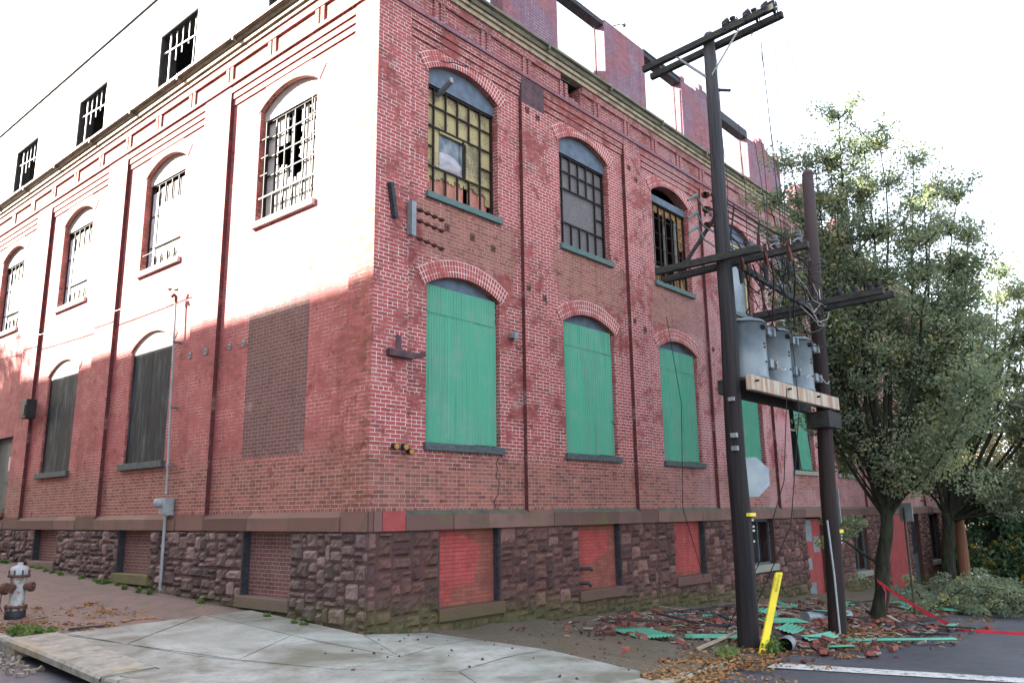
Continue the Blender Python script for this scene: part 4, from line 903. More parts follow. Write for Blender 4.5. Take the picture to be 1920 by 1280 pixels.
# ================================================================ UTILITY POLES
def pole_body(name, b, t_, r0, r1, mat, parent):
    m = MB(); n = 10; b, t_ = Vector(b), Vector(t_); pts = [b.lerp(t_, i/n)+Vector((.012*math.sin(i*1.3), .012*math.cos(i*1.9), 0)) for i in range(n+1)]
    m.tube(pts, [r0+(r1-r0)*i/n for i in range(n+1)], 20); m.lathe([(r1, -.01), (r1*.8, .06), (.01, .09)], t_, 16); return m.build(name, mat, parent)
gA = G(3.84, -4.22)
pA = empty('utility_pole', (3.84, -4.22, gA), 'tall dark creosoted utility pole with two sets of crossarms, nearest the corner', 'utility pole')
pole_body('shaft', (3.84, -4.22, gA-.3), (3.90, -4.24, 8.06), .165, .10, M_POLE, pA)
def arm(nm, a, b, w_, h_, mat, parent, gap=None):
    m = MB(); m.bar(a, b, w_, h_, roll=0); o = m.build(nm, mat, parent, bevel=.008); return o
ax = 3.90
arm('crossarm', (ax-.15, -2.98, 7.86), (ax-.13, -5.48, 8.02), .09, .115, M_ARM, pA)
arm('crossarm', (ax+.17, -2.95, 7.86), (ax+.17, -5.50, 8.02), .09, .115, M_ARM, pA)
def flat_brace(a, b, parent, nm='brace', w_=.035): m = MB(); m.bar(a, b, .008, w_); m.build(nm, M_GALV, parent)
for s_, yy in ((-.15, -3.65), (.17, -3.65), (-.15, -4.85)):
    flat_brace((ax+s_*1.0, yy, 7.86), (ax-.0+s_*.6, -4.24, 7.22), pA)
def insulator(p, parent, mat=M_BLUEP, s=1., M=None, nm='insulator'):
    m = MB(); prof = [(.012, -.06), (.02, -.01), (.045, 0), (.05, .02), (.03, .035), (.055, .05), (.058, .065), (.03, .085), (.04, .10), (.035, .125), (.012, .13)]
    m.lathe([(r_*s, z*s) for r_, z in prof], p, 12, M=M); return m.build(nm, mat, parent)
for (y, dx) in ((-4.62, -.15), (-4.75, -.05), (-5.0, -.15), (-5.12, -.02), (-5.32, -.15), (-5.43, -.02)):
    insulator((ax+dx, y, 8.02), pA, M_BLKI, 1.35, Matrix.Rotation(R(25 if dx < -.1 else -35), 4, 'Y'))
    m = MB(); m.tube([(ax+dx, y, 8.1), (ax+dx+.03, y-.03, 8.2), (ax+dx+.1, y-.02, 8.17), (ax+dx+.14, y, 8.03)], .01, 5); m.build('bracket', M_BLKI, pA)
m = MB(); m.tube([(ax+.02, -5.0, 7.86), (ax+.02, -5.0, 7.68)], .008, 5); m.build('bolt', M_STEEL, pA)
m = MB(); m.bar((3.92, -4.25, 7.05), (4.05, -4.5, 7.0), .04, .04); m.build('peg', M_CHARW, pA)
# middle crossarms of pole A
arm('crossarm', (3.62, -3.10, 3.95), (3.72, -4.95, 3.98), .10, .115, M_ARM, pA)
arm('crossarm', (4.06, -3.0, 3.92), (4.12, -5.55, 4.0), .10, .115, M_ARM, pA)
m = MB(); m.bar((3.72, -3.55, 3.95), (3.86, -4.15, 4.75), .05, .05); m.build('brace', M_ARM, pA)
for (y, x) in ((-4.62, 4.10), (-5.02, 4.11), (-5.40, 4.12)):
    pp = Vector((x, y, 4.09)); insulator(pp, pA, M_BLUEP, 1.35)
    m = MB(); m.box(x-.05, x+.0, y+.12, y+.19, 3.82, 4.15); m.tube([(x-.08, y+.15, 4.1), (x-.16, y+.10, 3.94), (x-.17, y+.08, 3.74)], .028, 8); m.build('fuse_cutout', M_PORC, pA)
    m = MB(); m.tube([(x-.16, y+.03, 4.04), (x-.12, y-.04, 4.10), (x-.02, y-.08, 4.02)], .012, 6); m.build('fuse_clip', M_GALV, pA)
# strain insulators with brown bells fixed to the wall side of the pole
for j, z in enumerate((5.10, 4.84, 4.56)):
    for sx, ln in ((-1, .34), (1, .30)):
        c0 = Vector((3.87+sx*.08, -4.15, z)); c1 = c0+Vector((sx*.13, .06, .0))
        m = MB(); m.tube([c0, c1], .016, 6); m.lathe([(.02, -.05), (.062, -.03), (.070, -.01), (.05, .01), (.045, .03), (.03, .06)], c1, 14, M=Matrix.Rotation(R(90*sx), 4, 'Y') @ Matrix.Rotation(R(25), 4, 'X')); m.build('insulator', M_PORC, pA)
for dx, dy, z in ((.05, -.15, .0), (.09, -.14, -.1), (.05, -.16, -.16), (.11, -.12, -.32)):
    m = MB(); m.box(3.87+dx-.02, 3.87+dx+.02, -4.23+dy-.01, -4.23+dy+.02, -.20+z-.014, -.20+z+.014); m.build('reflector', M_CREAM, pA)
m = MB(); m.box(3.87-.10, 3.87+.12, -4.415, -4.36, -.145, -.095); m.build('tag', M_YEL, pA)
m = MB(); m.box(3.66, 3.72, -4.34, -4.24, 1.05, 1.12); m.box(3.66, 3.72, -4.34, -4.24, .85, .92); m.box(3.66, 3.70, -4.34, -4.24, 1.62, 1.68); m.build('pole_step', M_GALV, pA)
gB = G(7.1, -4.36)
pB = empty('utility_pole', (7.1, -4.36, gB), 'shorter reddish utility pole with sawn-off top behind the transformers', 'utility pole')
pole_body('shaft', (7.1, -4.36, gB-.3), (7.40, -4.50, 6.55), .16, .11, M_POLEB, pB)
arm('crossarm', (7.06, -3.28, 3.74), (7.02, -5.78, 3.80), .10, .12, M_ARM, pB)
arm('crossarm', (7.46, -3.25, 3.74), (7.44, -5.85, 3.80), .10, .12, M_ARM, pB)
for y in (-5.0, -5.28, -5.55, -5.7): insulator((7.04, y, 3.86), pB, M_BLKI, 1.)
m = MB(); m.box(7.15, 7.34, -4.55, -4.5, -.48, -.42); m.build('tag', M_YEL, pB)
for dz in (-.07, -.13, -.2):
    m = MB(); m.box(7.2+.03*(dz+.2)*9, 7.24+.03*(dz+.2)*9, -4.545, -4.5, -.45+dz-.014, -.45+dz+.012); m.build('reflector', M_CREAM, pB)
m = MB(); m.tube([(6.93, -4.42, -.25), (6.95, -4.45, -1.2), (6.94, -4.46, gB)], .018, 6); m.build('ground_wire_cover', M_METER, pB)
m = MB(); m.box(7.55, 7.58, -4.45, -4.25, -.3, .3); m.build('side_plate', M_GALV, pB)
m = MB(); m.box(6.95, 7.6, -4.62, -4.2, 1.42, 1.72); m.build('support_block', M_ARM, pB, bevel=.01)
# two long arms joining the poles
br = empty('pole_tie', (5.5, -4.7, 3.2), 'long sloping timber tie between the two utility poles', 'pole tie')
arm('timber', (4.04, -4.44, 3.86), (7.15, -4.55, 3.60), .07, .11, M_ARM, br)
# transformer platform
plat = empty('transformer_platform', (5.6, -4.4, 1.8), 'rust streaked timber platform beam carrying the three transformers', 'platform')
m = MB(); m.box(3.78, 7.62, -4.60, -4.50, 1.78, 2.02); m.build('beam', M_BEAM, plat, bevel=.01)
m = MB(); m.box(3.98, 7.62, -4.02, -3.92, 1.78, 2.02); m.build('beam', M_ARM, plat, bevel=.01)
m = MB(); m.box(4.0, 7.0, -4.49, -4.03, 1.975, 2.01); m.build('deck', M_ARM, plat)
for x in (3.92, 5.2, 6.5): m = MB(); m.tube([(x, -4.60, 1.93), (x, -4.66, 1.93)], .018, 6); m.build('bolt', M_STEEL, plat)
# three pole transformers
def transformer(loc):
    t_ = empty('transformer', loc, 'x', 'transformer', 'transformers in a row on the platform')
    x, y, z = loc; m = MB(); prof = [(.0, 0), (.33, 0), (.345, .02), (.345, .05), (.335, .06), (.335, .90), (.35, .905), (.355, .96), (.34, .975), (.30, 1.0), (.12, 1.04), (0, 1.05)]
    m.lathe(prof, loc, 32); m.build('tank', M_TRANS, t_)
    m = MB(); m.lathe([(.358, .92), (.364, .925), (.364, .945), (.358, .95)], loc, 32); m.build('lid_band', M_BLKI, t_)
    for zz in (.86, .30):
        m = MB(); m.box(x+.26, x+.40, y-.30, y-.14, z+zz-.07, z+zz+.07); m.box(x+.40, x+.56, y-.24, y-.20, z+zz-.07, z+zz+.07); m.box(x+.52, x+.57, y-.30, y-.14, z+zz-.07, z+zz+.07); m.build('hanger_bracket', M_TRANS, t_)
    m = MB(); m.tube([(x-.05, y-.33, z+.85), (x-.06, y-.41, z+.85)], .045, 10); m.build('bushing', M_BLKI, t_)
    for a, zz in ((-.02, .58), (-.02, .52), (0., .28)):
        m = MB(); m.tube([(x+a, y-.33, z+zz), (x+a, y-.35, z+zz)], .018, 8); m.build('lug', M_BLKI, t_)
    m = MB(); m.lathe([(.03, 0), (.06, .01), (.035, .04), (.065, .05), (.04, .08), (.06, .09), (.03, .12), (.01, .18)], (x-.16, y+.1, z+1.0), 10); m.build('bushing', M_PORC, t_)
    m = MB(); m.tube([(x+.45, y-.31, z+.34), (x+.52, y-.36, z+.22), (x+.60, y-.38, z+.20), (x+.72, y-.37, z+.26)], .009, 5); m.build('ground_lead', M_WIREG, t_)
    return t_
T1 = transformer((4.42, -4.25, 2.02)); T1['label'] = 'grey drum transformer nearest the tall pole, first of three on the platform'
dup(T1, (5.42, -4.25, 2.02), None, 'grey drum transformer in the middle of the row, between the other two'); dup(T1, (6.42, -4.25, 2.02), None, 'grey drum transformer next to the reddish sawn-off pole, last of three')
# cables
def cat(a, b, sag, n=14, wob=0.):
    a, b = Vector(a), Vector(b); return [a.lerp(b, i/n)+Vector((wob*math.sin(i*1.7), wob*math.cos(i*1.3), -sag*4*(i/n)*(1-i/n))) for i in range(n+1)]
def wire(path, r_, label, mat=None, grp='cables hanging about the utility poles', nm='cable', ct='cable'):
    m = MB(); m.tube(path, r_, 5, cap=False); return m.build(nm, mat or M_WIRE, label=label, cat=ct, group=grp)
ORD = ('leftmost', 'second from left', 'third from left', 'middle', 'third from right', 'second from right', 'rightmost')
for i, (y, x2, y2, z2) in enumerate(sorted(((-4.62, 4.3, -4.5, 3.7), (-4.78, 4.5, -4.8, 3.5), (-5.0, 4.2, -4.9, 3.75), (-5.08, 4.75, -5.0, 3.6), (-5.35, 4.4, -5.1, 3.75), (-5.46, 7.5, -5.5, 3.2), (-4.3, 3.95, -4.36, 4.0)), reverse=True)):
    wire(cat((4.0, y, 7.92), (x2, y2, z2), .0, 12, .015), .0055, ORD[i]+' of the seven thin slack wires hanging from the top crossarm', None, 'thin wires hanging from the top crossarm')
for i, (a, b, s_) in enumerate((((4.0, -4.6, 3.8), (4.35, -4.35, 3.1), .15), ((4.0, -5.0, 3.8), (5.3, -4.35, 3.1), .30), ((4.0, -5.35, 3.8), (6.3, -4.3, 3.1), .3), ((4.2, -4.6, 3.9), (5.0, -4.6, 2.9), .2), ((3.98, -4.1, 5.1), (4.5, -4.4, 4.2), .2), ((3.98, -4.1, 4.6), (4.25, -4.6, 4.1), .2),
                                ((4.1, -4.1, 4.5), (5.0, -4.3, 3.6), .1), ((5.5, -4.6, 3.2), (7.3, -4.6, 3.9), .3), ((7.0, -4.7, 3.9), (6.2, -4.6, 3.5), .25), ((4.3, -4.66, 2.87), (5.3, -4.75, 3.0), .02), ((5.4, -4.66, 2.87), (6.9, -4.8, 3.3), .05), ((6.4, -4.6, 2.87), (7.3, -4.8, 3.0), .05))):
    wire(cat(a, b, s_, 12, .02), .013, ('short black cable from the left fuse to the first transformer', 'black cable drooping from the middle fuse to the middle transformer', 'long black cable drooping from the right fuse to the last transformer', 'black cable curling down between the first two transformers', 'black cable from the upper brown insulator to the middle crossarm', 'black cable from the lowest brown insulator to the left fuse', 'black cable slanting down from the tall pole above the crossarm', 'black cable sagging toward the top of the reddish pole', 'black cable crossing back from the reddish pole to the middle', 'thin lead joining the first and second transformer bushings', 'thin lead joining the second transformer to the reddish pole', 'short lead from the last transformer to the reddish pole')[i])
wire([(4.35, -4.98, 7.9), (4.55, -4.99, 3.5), (4.7, -4.95, 1.5), (4.6, -4.7, -.3), (4.4, -3.9, -1.9)], .008, 'long loose wire hanging down past the transformers to the ground', None, None)
wire([(4.9, -4.7, 1.9), (4.72, -4.6, .4), (4.55, -4.2, -.8), (4.5, -3.5, -2.0)], .008, 'loose wire trailing from the platform beam to the rubble', None, None)
wire([(9.0, -.2, 4.6), (9.4, -.25, 2.5), (9.1, -.3, 0.), (9.9, -.3, -1.6)], .009, 'thin black wire drooping down the wall across the third green window', None, None)
tg = random.Random(12); m = MB()
for k in range(34):
    a_ = Vector((tg.uniform(3.95, 5.2), tg.uniform(-5.3, -4.3), tg.uniform(3.6, 4.3))); b_ = a_+Vector((tg.uniform(-.2, 1.3), tg.uniform(-.5, .4), tg.uniform(-.9, .5))); m.tube(cat(a_, b_, tg.uniform(.05, .35), 10, .04), tg.choice((.006, .009, .011)), 5, cap=False)
m.build('wire_tangle', M_WIRE, label='tangle of fine black wires about the middle crossarms above the transformers', cat='wires')
m = MB()
for k in range(7):
    a_ = Vector((6.2+tg.uniform(-.4, .6), -4.7, 3.9+tg.uniform(-.4, .2))); b_ = Vector((7.3, -4.65+tg.uniform(-.1, .1), 3.7+tg.uniform(-.5, .6))); m.tube(cat(a_, b_, tg.uniform(.1, .4), 10, .03), .007, 5, cap=False)
m.build('wire_tangle', M_WIREG, label='few pale loops of wire beside the reddish sawn-off pole', cat='wires')
for (x, y, z) in ((4.0, -4.44, 3.86), (4.08, -4.82, 3.86), (4.1, -5.2, 3.86)):
    m = MB(); m.tube([(x, y, z), (x+.02, y-.02, z-.18), (x+.03, y, z-.30)], [.03, .045, .02], 8); m.build('arrester', M_BLKI, pA)
# bundle of cables running from the pole to the wall, with their iron racks
for k in range(6):
    wire(cat((3.98, -4.05+.02*k, 5.22-.12*k), (9.4, -3.9, 5.42-.09*k), .05, 12, .01), .011 if k else .02, ('uppermost and thickest', 'second from top', 'third from top', 'fourth from top', 'fifth from top', 'lowest')[k]+' of the six parallel cables strung from the tall pole along the wall', None, 'parallel cables strung along the wall')
rk = empty('cable_rack', (5.5, -3.4, 4.8), 'iron spreader bars across the parallel cables beside the tall pole', 'cable rack')
for (x, y) in ((4.9, -4.02), (6.0, -4.0), (7.2, -3.98)): m = MB(); m.tube([(x, y, 5.30), (x-.30, y-.02, 4.55)], .016, 6); m.build('bar', M_STEEL, rk)
for j, (z, x) in enumerate(((4.98, 3.24), (4.66, 3.20), (4.42, 3.20))):
    m = MB(); m.tube([(x-.04, -4.0, z-.10), (x+.12, -4.03, z), (x+.20, -4.05, z+.05)], [.018, .02, .034], 8); m.tube([(x+.20, -4.05, z+.04), (x+.3, -4.1, z-.16), (3.75, -4.15, z-.22)], .015, 6)
    m.build('cable_termination', M_TEAL, label=('uppermost', 'middle', 'lowest')[j]+' greenish cable end floating left of the tall pole', cat='cable end')
wire(cat((0.0-.12, 6.3, 4.74), (-.4, 26, 5.9), .35, 20), .012, 'thin service wire running along the sunny wall to its pipe head', M_WIREG, None)
wire([(-30, 30, 20), (3, 17, 12.2)], .012, 'dark overhead line beyond the attic wall', None, None) if False else None

# third pole, down the street
gC = G(24.6, -2.6)
pC = empty('utility_pole', (24.6, -2.6, gC), 'distant orange-brown utility pole beside the second tree', 'utility pole')
pole_body('shaft', (24.6, -2.6, gC-.3), (24.5, -2.7, 7.2), .19, .13, M_POLEC, pC)
m = MB(); m.box(24.38, 24.42, -2.85, -2.75, -.45, -.3); m.build('tag', M_CREAM, pC)
arm('crossarm', (24.3, -3.4, .62), (24.3, -2.0, .66), .06, .06, M_DARK, pC)

# ================================================================ STREET FURNITURE
# fire hydrant
hx, hy = -3.05, 5.0; hz = G(hx, hy); hyd = empty('fire_hydrant', (hx, hy, hz), 'worn silver and rust fire hydrant on the side pavement', 'fire hydrant')
c = (hx, hy, hz); m = MB(); m.lathe([(.0, -.05), (.15, -.05), (.15, .13), (.13, .14)], c, 20); m.build('base', M_BLKI, hyd)
m = MB(); m.lathe([(.12, .13), (.115, .16), (.115, .60), (.125, .64), (.13, .66)], c, 20); m.build('barrel', M_HYD, hyd)
m = MB(); m.lathe([(.13, .18), (.165, .18), (.165, .215), (.13, .215)], c, 20); m.build('flange', M_HYDR, hyd)
m = MB(); m.lathe([(.13, .655), (.165, .655), (.165, .69), (.14, .695)], c, 20); m.build('flange', M_HYDR, hyd)
m = MB(); m.lathe([(.145, .69), (.14, .76), (.11, .81), (.05, .835), (.04, .84), (.04, .88), (0, .88)], c, 20); m.build('bonnet', M_METER, hyd)
for k in range(8):
    for zz in (.16, .70): m = MB(); t_ = k*math.pi/4; m.lathe([(.014, -.01), (.014, .075)], (hx+.148*math.cos(t_), hy+.148*math.sin(t_), hz+zz-.01), 6); m.build('flange_bolt', M_HYDR, hyd)
for ang, r_, zc in ((R(128), .075, .47), (R(-50), .06, .50), (R(218), .06, .5)):
    d_ = Vector((math.cos(ang), math.sin(ang), 0)); p0 = Vector((hx, hy, hz+zc)); m = MB(); m.tube([p0+d_*.08, p0+d_*.19], r_*.8, 14); m.tube([p0+d_*.185, p0+d_*.25], r_*1.25, 10, smooth=False); m.tube([p0+d_*.25, p0+d_*.28], .025, 5, smooth=False); m.build('nozzle_cap', M_HYDR, hyd)
d_ = Vector((math.cos(R(128)), math.sin(R(128)), 0)); m = MB(); m.tube([Vector(c)+d_*.26+Vector((0, 0, .42)), Vector(c)+d_*.27+Vector((0, 0, .2)), Vector(c)+d_*.22+Vector((0, 0, .12))], .008, 5); m.build('chain', M_BLKI, hyd)
# electric meter with its conduit
me_ = empty('electric_meter', (-.06, 6.35, .2), 'round grey electric meter with long conduit running up the side wall', 'electric meter')
cx = -.05
m = MB(); m.tube([(cx, 6.55, 4.5), (cx, 6.44, 2.5), (cx, 6.33, .42)], .022, 8); m.build('conduit', M_METER, me_)
m = MB(); m.tube([(cx, 6.30, .02), (cx, 6.30, -1.45)], .032, 8); m.build('conduit', M_METER, me_)
m = MB(); m.box(-.13, .08, 6.22, 6.46, .02, .34); m.build('box', M_METER, me_, bevel=.012)
m = MB(); m.lathe([(.09, 0), (.09, .05), (.085, .10), (.05, .12), (0, .125)], (-.13, 6.40, .24), 18, M=Matrix.Rotation(R(-90), 4, 'Y')); m.build('meter_dial', M_METER, me_)
m = MB(); m.box(-.10, .0, 6.05, 6.24, .00, .045); m.build('bracket', M_METER, me_)
m = MB(); m.tube([(cx, 6.55, 4.48), (cx, 6.55, 4.60), (cx-.05, 6.55, 4.64), (cx-.09, 6.55, 4.58)], .035, 8); m.tube([(cx, 6.5, 4.75), (cx-.1, 6.7, 4.78)], .03, 6); m.build('weatherhead', M_HYDR, me_)
for z in (3.6, 2.2, 1.0, -.6): m = MB(); m.box(-.08, .0+RC, 6.28+.045*max(0, z), 6.37+.045*max(0, z), z-.015, z+.015); m.build('clip', M_GALV, me_)
# wall lamp
lp = empty('wall_lamp', (-.1, 14.3, 2.9), 'dark box-shaped wall lamp high on the brick pilaster', 'wall lamp')
m = MB(); m.box(-.26, .0, 14.12, 14.5, 2.62, 3.14); m.build('housing', M_BLKI, lp, bevel=.02); m = MB(); m.box(-.275, -.262, 14.2, 14.42, 2.70, 2.98); m.build('lens', M_BLKI, lp)
# yellow guy-wire marker with black lettering
yg = empty('cable_marker', (3.72, -4.50, G(3.72, -4.5)), 'leaning yellow plastic cable guard with black letters beside the tall pole', 'cable marker')
yb = Vector((3.62, -4.52, G(3.72, -4.5)-.04)); yt = Vector((4.38, -4.54, -1.0)); dv = (yt-yb); wv = Vector((.62, -.78, 0)).normalized()*.062; nv_ = dv.cross(wv).normalized()
if nv_.y > 0: nv_ = -nv_
m = MB(); P_ = []
for s in (0, 1):
    o_ = yb+dv*s; P_ += [o_-wv-nv_*.02, o_-wv*.75+nv_*.012, o_+wv*.75+nv_*.012, o_+wv-nv_*.02]
m.idx([tuple(p) for p in P_], [(0, 1, 5, 4), (1, 2, 6, 5), (2, 3, 7, 6)]); o_ = m.build('half_pipe', M_YEL, yg); md = o_.modifiers.new('thick', 'SOLIDIFY'); md.thickness = .006
def text_mesh(txt, size, mat, parent, Mx, name='lettering'):
    cu = bpy.data.curves.new('tmp', 'FONT'); cu.body = txt; cu.size = size; cu.align_x = 'CENTER'; cu.align_y = 'CENTER'; ob = bpy.data.objects.new('tmp', cu); sc.collection.objects.link(ob)
    dg = bpy.context.evaluated_depsgraph_get(); me = bpy.data.meshes.new_from_object(ob.evaluated_get(dg)); bpy.data.objects.remove(ob); me.transform(Mx); me.materials.clear(); me.materials.append(mat)
    me.name = name; o = bpy.data.objects.new(name, me); sc.collection.objects.link(o); par(o, parent); return o
dn = dv.normalized(); wn_ = wv.normalized(); nn2 = wn_.cross(dn)
if nn2.dot(Vector((-.6, -.8, 0))) < 0: nn2 = -nn2
xv = dn; yv = nn2.cross(xv)
Mt = Matrix((xv, yv, nn2)).transposed().to_4x4(); Mt.translation = yb+dv*.86+nn2*.017+wn_*.012; text_mesh('WARNING', .062, M_INK, yg, Mt)
Mt2 = Mt.copy(); Mt2.translation = yb+dv*.87+nn2*.017-wn_*.032; text_mesh('BURIED CABLE', .03, M_INK, yg, Mt2)
# octagonal sign seen from behind, on its post by the tall pole
sg = empty('octagonal_sign', (4.36, -4.02, G(4.36, -4.02)), 'bare grey back of an octagonal street sign half hidden by the tall pole', 'road sign')
m = MB(); Rr = .34; c0 = Vector((4.43, -4.15, .47)); sdv = Vector((.62, -.78, 0)).normalized()
E8 = [c0+sdv*math.cos(R(22.5+45*k))*Rr+Vector((0, 0, 1))*math.sin(R(22.5+45*k))*Rr for k in range(8)]
nvv = sdv.cross(Vector((0, 0, 1))).normalized()*.004
m.idx([tuple(p+nvv) for p in E8]+[tuple(p-nvv) for p in E8], [tuple(range(8)), tuple(range(15, 7, -1))]+[(k, k+8, (k+1) % 8+8, (k+1) % 8) for k in range(8)]); m.build('sign_plate', M_SIGNB, sg)
m = MB(); m.box(4.34, 4.38, -4.04, -4.0, G(4.4, -4)-.1, .8); m.build('post', M_SIGNP, sg)
# small parking sign post further down
sp = empty('sign_post', (12.8, -4.1, G(12.8, -4.1)), 'thin olive street sign post with narrow grey plate, in front of the dark doorway', 'sign post')
m = MB(); m.box(12.77, 12.83, -4.12, -4.08, G(12.8, -4.1)-.1, -.05); m.build('post', M_SIGNP, sp); m = MB(); m.box(12.83, 12.86, -4.28, -3.98, -.36, .06); m.build('sign_plate', M_SIGNB, sp)
# steel pipe on the ground
gp = G(4.05, -4.9); m = MB(); d_ = Vector((.97, .24, 0)); n1_ = 24
p0 = Vector((3.98, -4.72, gp+.09)); m.tube([p0, p0+d_*.34], .105, n1_, cap=False); o_ = m.build('stove_pipe', M_GALV, label='short dented grey pipe section lying open at the road edge', cat='pipe'); m = MB(); m.tube([p0+d_*.335, p0+d_*.005], .099, n1_, cap=False); m.tube([p0+d_*.30, p0+d_*.31], .098, n1_); m.build('inside', M_DARK, o_)
m = MB(); m.tube([(8.6, -3.2, G(8.6, -3.2)+.1), (9.9, -3.6, G(9.9, -3.6)+.1)], .11, 16); m.build('drain_pipe', M_GALV, label='fat pale pipe lying in the rubble behind the reddish pole', cat='pipe')
# red barricade tape
def ribbon(name, pts, w_, label, tw=0.):
    m = MB(); L_ = []
    for i, p in enumerate(pts):
        a = tw*i+1.2; d_ = Vector((0, .35*math.cos(a), math.sin(a))).normalized()*w_*.5; L_ += [Vector(p)-d_, Vector(p)+d_]
    m.idx([tuple(p) for p in L_], [(2*i, 2*i+2, 2*i+3, 2*i+1) for i in range(len(pts)-1)]); o = m.build(name, M_TAPE, label=label, cat='barricade tape'); md = o.modifiers.new('t', 'SOLIDIFY'); md.thickness = .002; return o
ribbon('barricade_tape', cat((10.75, -3.98, -1.58), (10.35, -5.5, -2.38), .05, 14)+[(10.3, -5.8, -2.41), (10.5, -6.2, -2.43), (10.75, -6.7, -2.455)], .075, 'long red tape slanting from the mossy tree down to the road', .06)
ribbon('barricade_tape', [(10.72, -4.06, -1.62), (10.74, -4.14, -1.8), (10.70, -4.12, -2.0), (10.72, -4.1, -2.25), (10.70, -4.1, -2.36)], .075, 'short red tape end hanging straight down beside the mossy tree', .15)

# ================================================================ TREES
def leaves(name, mat, parent, centers, n, size, seed, spread, kind=None, flat=False, **kw):
    rs = np.random.RandomState(seed); C_ = np.array(centers, dtype=float); k = rs.randint(0, len(C_), n)
    g_ = rs.normal(0, 1, (n, 3)); g_ /= np.maximum(1e-6, np.linalg.norm(g_, axis=1))[:, None]
    rad = rs.rand(n)**.45
    P = C_[k, :3]+g_*rad[:, None]*C_[k, 3][:, None]*np.array(spread)
    a = rs.normal(0, 1, (n, 3)); a /= np.linalg.norm(a, axis=1)[:, None]
    if flat: a[:, 2] *= .25; a /= np.linalg.norm(a, axis=1)[:, None]
    b = np.cross(a, rs.normal(0, 1, (n, 3)));
    if flat: b[:, 2] *= .25
    b /= np.linalg.norm(b, axis=1)[:, None]
    s = size*(.6+.8*rs.rand(n))[:, None]; nn3 = np.cross(a, b)*s*.18
    V = np.stack([P-a*s, P-b*s*.55+nn3, P+a*s, P+b*s*.55+nn3], 1).reshape(-1, 3)
    me = bpy.data.meshes.new(name); me.vertices.add(4*n); me.vertices.foreach_set('co', V.astype(np.float32).ravel()); me.loops.add(4*n); me.loops.foreach_set('vertex_index', np.arange(4*n, dtype=np.int32))
    me.polygons.add(n); me.polygons.foreach_set('loop_start', np.arange(0, 4*n, 4, dtype=np.int32)); me.update(calc_edges=True)
    me.color_attributes.new('var', 'FLOAT_COLOR', 'CORNER'); cl = np.ones((4*n, 4), np.float32); base = rs.rand(len(C_))[k]*.5; v = np.clip(base+rs.rand(n)*.6, 0, 1); cl[:, :3] = np.repeat(v, 4)[:, None]
    me.color_attributes['var'].data.foreach_set('color', cl.ravel()); me.materials.append(mat)
    o = bpy.data.objects.new(name, me); sc.collection.objects.link(o); par(o, parent); return tag(o, kw.get('label'), kw.get('cat'), kw.get('group'), kind)
def pear_tree(base, fork_h, tips, r0, seed, label, nleaf, size, lean=(0, 0), cl=.42, low=True, group=None, trunk_mat=None, name='pear_tree', sub=5, leaf=None, lz=1.1):
    rs = random.Random(seed); gz = G(base[0], base[1]); e = empty(name, (base[0], base[1], gz), label, 'tree', group)
    b = Vector((base[0], base[1], gz-.15)); fk = Vector((base[0]+lean[0], base[1]+lean[1], gz+fork_h)); m = MB()
    n = 7; pts = [b.lerp(fk, i/n)+Vector((.03*math.sin(i*1.1+seed), .03*math.cos(i*1.7), 0)) for i in range(n+1)]
    m.tube(pts, [r0*(1.35 if i == 0 else 1.1-.25*i/n) for i in range(n+1)], 14); cents = []
    for (tx, ty, tz, rr) in tips:
        t_ = Vector((tx, ty, tz)); st = pts[-1]-Vector((0, 0, rs.uniform(0, fork_h*.12))); nn_ = 8; path = []
        for i in range(nn_+1):
            s = i/nn_; q = st.lerp(t_, s); out = math.sin(math.pi*s)*.10*(t_-st).length; hv = Vector((t_.x-st.x, t_.y-st.y, 0)); q += hv*.28*math.sin(math.pi*s)*.6 + Vector((rs.uniform(-.06, .06), rs.uniform(-.06, .06), 0)); path.append(q)
        m.tube(path, [max(.012, rr*(1-.88*i/nn_)) for i in range(nn_+1)], 7)
        for i in range(3, nn_+1):
            q = path[i]; w_ = (i/nn_)
            if i == 3 and rs.random() < .6: continue
            for k in range(sub):
                an = rs.uniform(0, 2*math.pi); ln = rs.uniform(.5, 1.25)*(1.15-.6*w_)*lz; end = q+Vector((math.cos(an)*ln*.75, math.sin(an)*ln*.75, ln*rs.uniform(.2, .8)))
                mid = q.lerp(end, .5)+Vector((0, 0, -.06)); m.tube([q, mid, end], [rr*.22+.006, rr*.13+.005, .005], 4, cap=False)
                cents.append((*end, cl*rs.uniform(.5, 1.1))); cents.append((*mid, cl*rs.uniform(.4, .8)))
            cents.append((*q, cl*rs.uniform(.5, 1.)))
    m.build('trunk', trunk_mat or M_BARK, e)
    leaves('crown', leaf or M_LEAF, e, cents, nleaf, size, seed, (1, 1, 1)); return e, cents
T1 = [(-5.2, 1.2), (-4.0, 7.9), (-5.0, 8.3), (-3.6, 5.4), (-2.6, 7.2), (-2.3, 4.9), (-2.7, 6.3), (-3.0, 1.9), (-5.0, 3.2), (-5.9, 6.4), (-4.0, 7.6), (-3.01, 8.3), (-3.6, 8.0), (-4.32, 8.85), (-4.78, 8.0), (-5.29, 8.2), (-5.64, 7.2), (-6.19, 7.0), (-6.35, 6.0), (-3.3, 6.6), (-4.4, 6.9), (-5.25, 5.9), (-6.1, 5.0), (-2.9, 5.6), (-3.2, 4.3), (-4.6, 5.0), (-5.6, 4.1), (-6.3, 3.8), (-3.3, 2.9), (-6.4, 2.4)]
rt_ = random.Random(4); tips1 = [(11.2+rt_.uniform(-1.3, 1.5), y, z, .022+.005*z) for y, z in T1]
e1, c1_ = pear_tree((11.0, -3.82), 2.35, tips1, .15, 11, 'tall leafy pear tree with mossy leaning trunk and red tape round it', 112000, .039, lean=(.15, -.42), cl=.38)
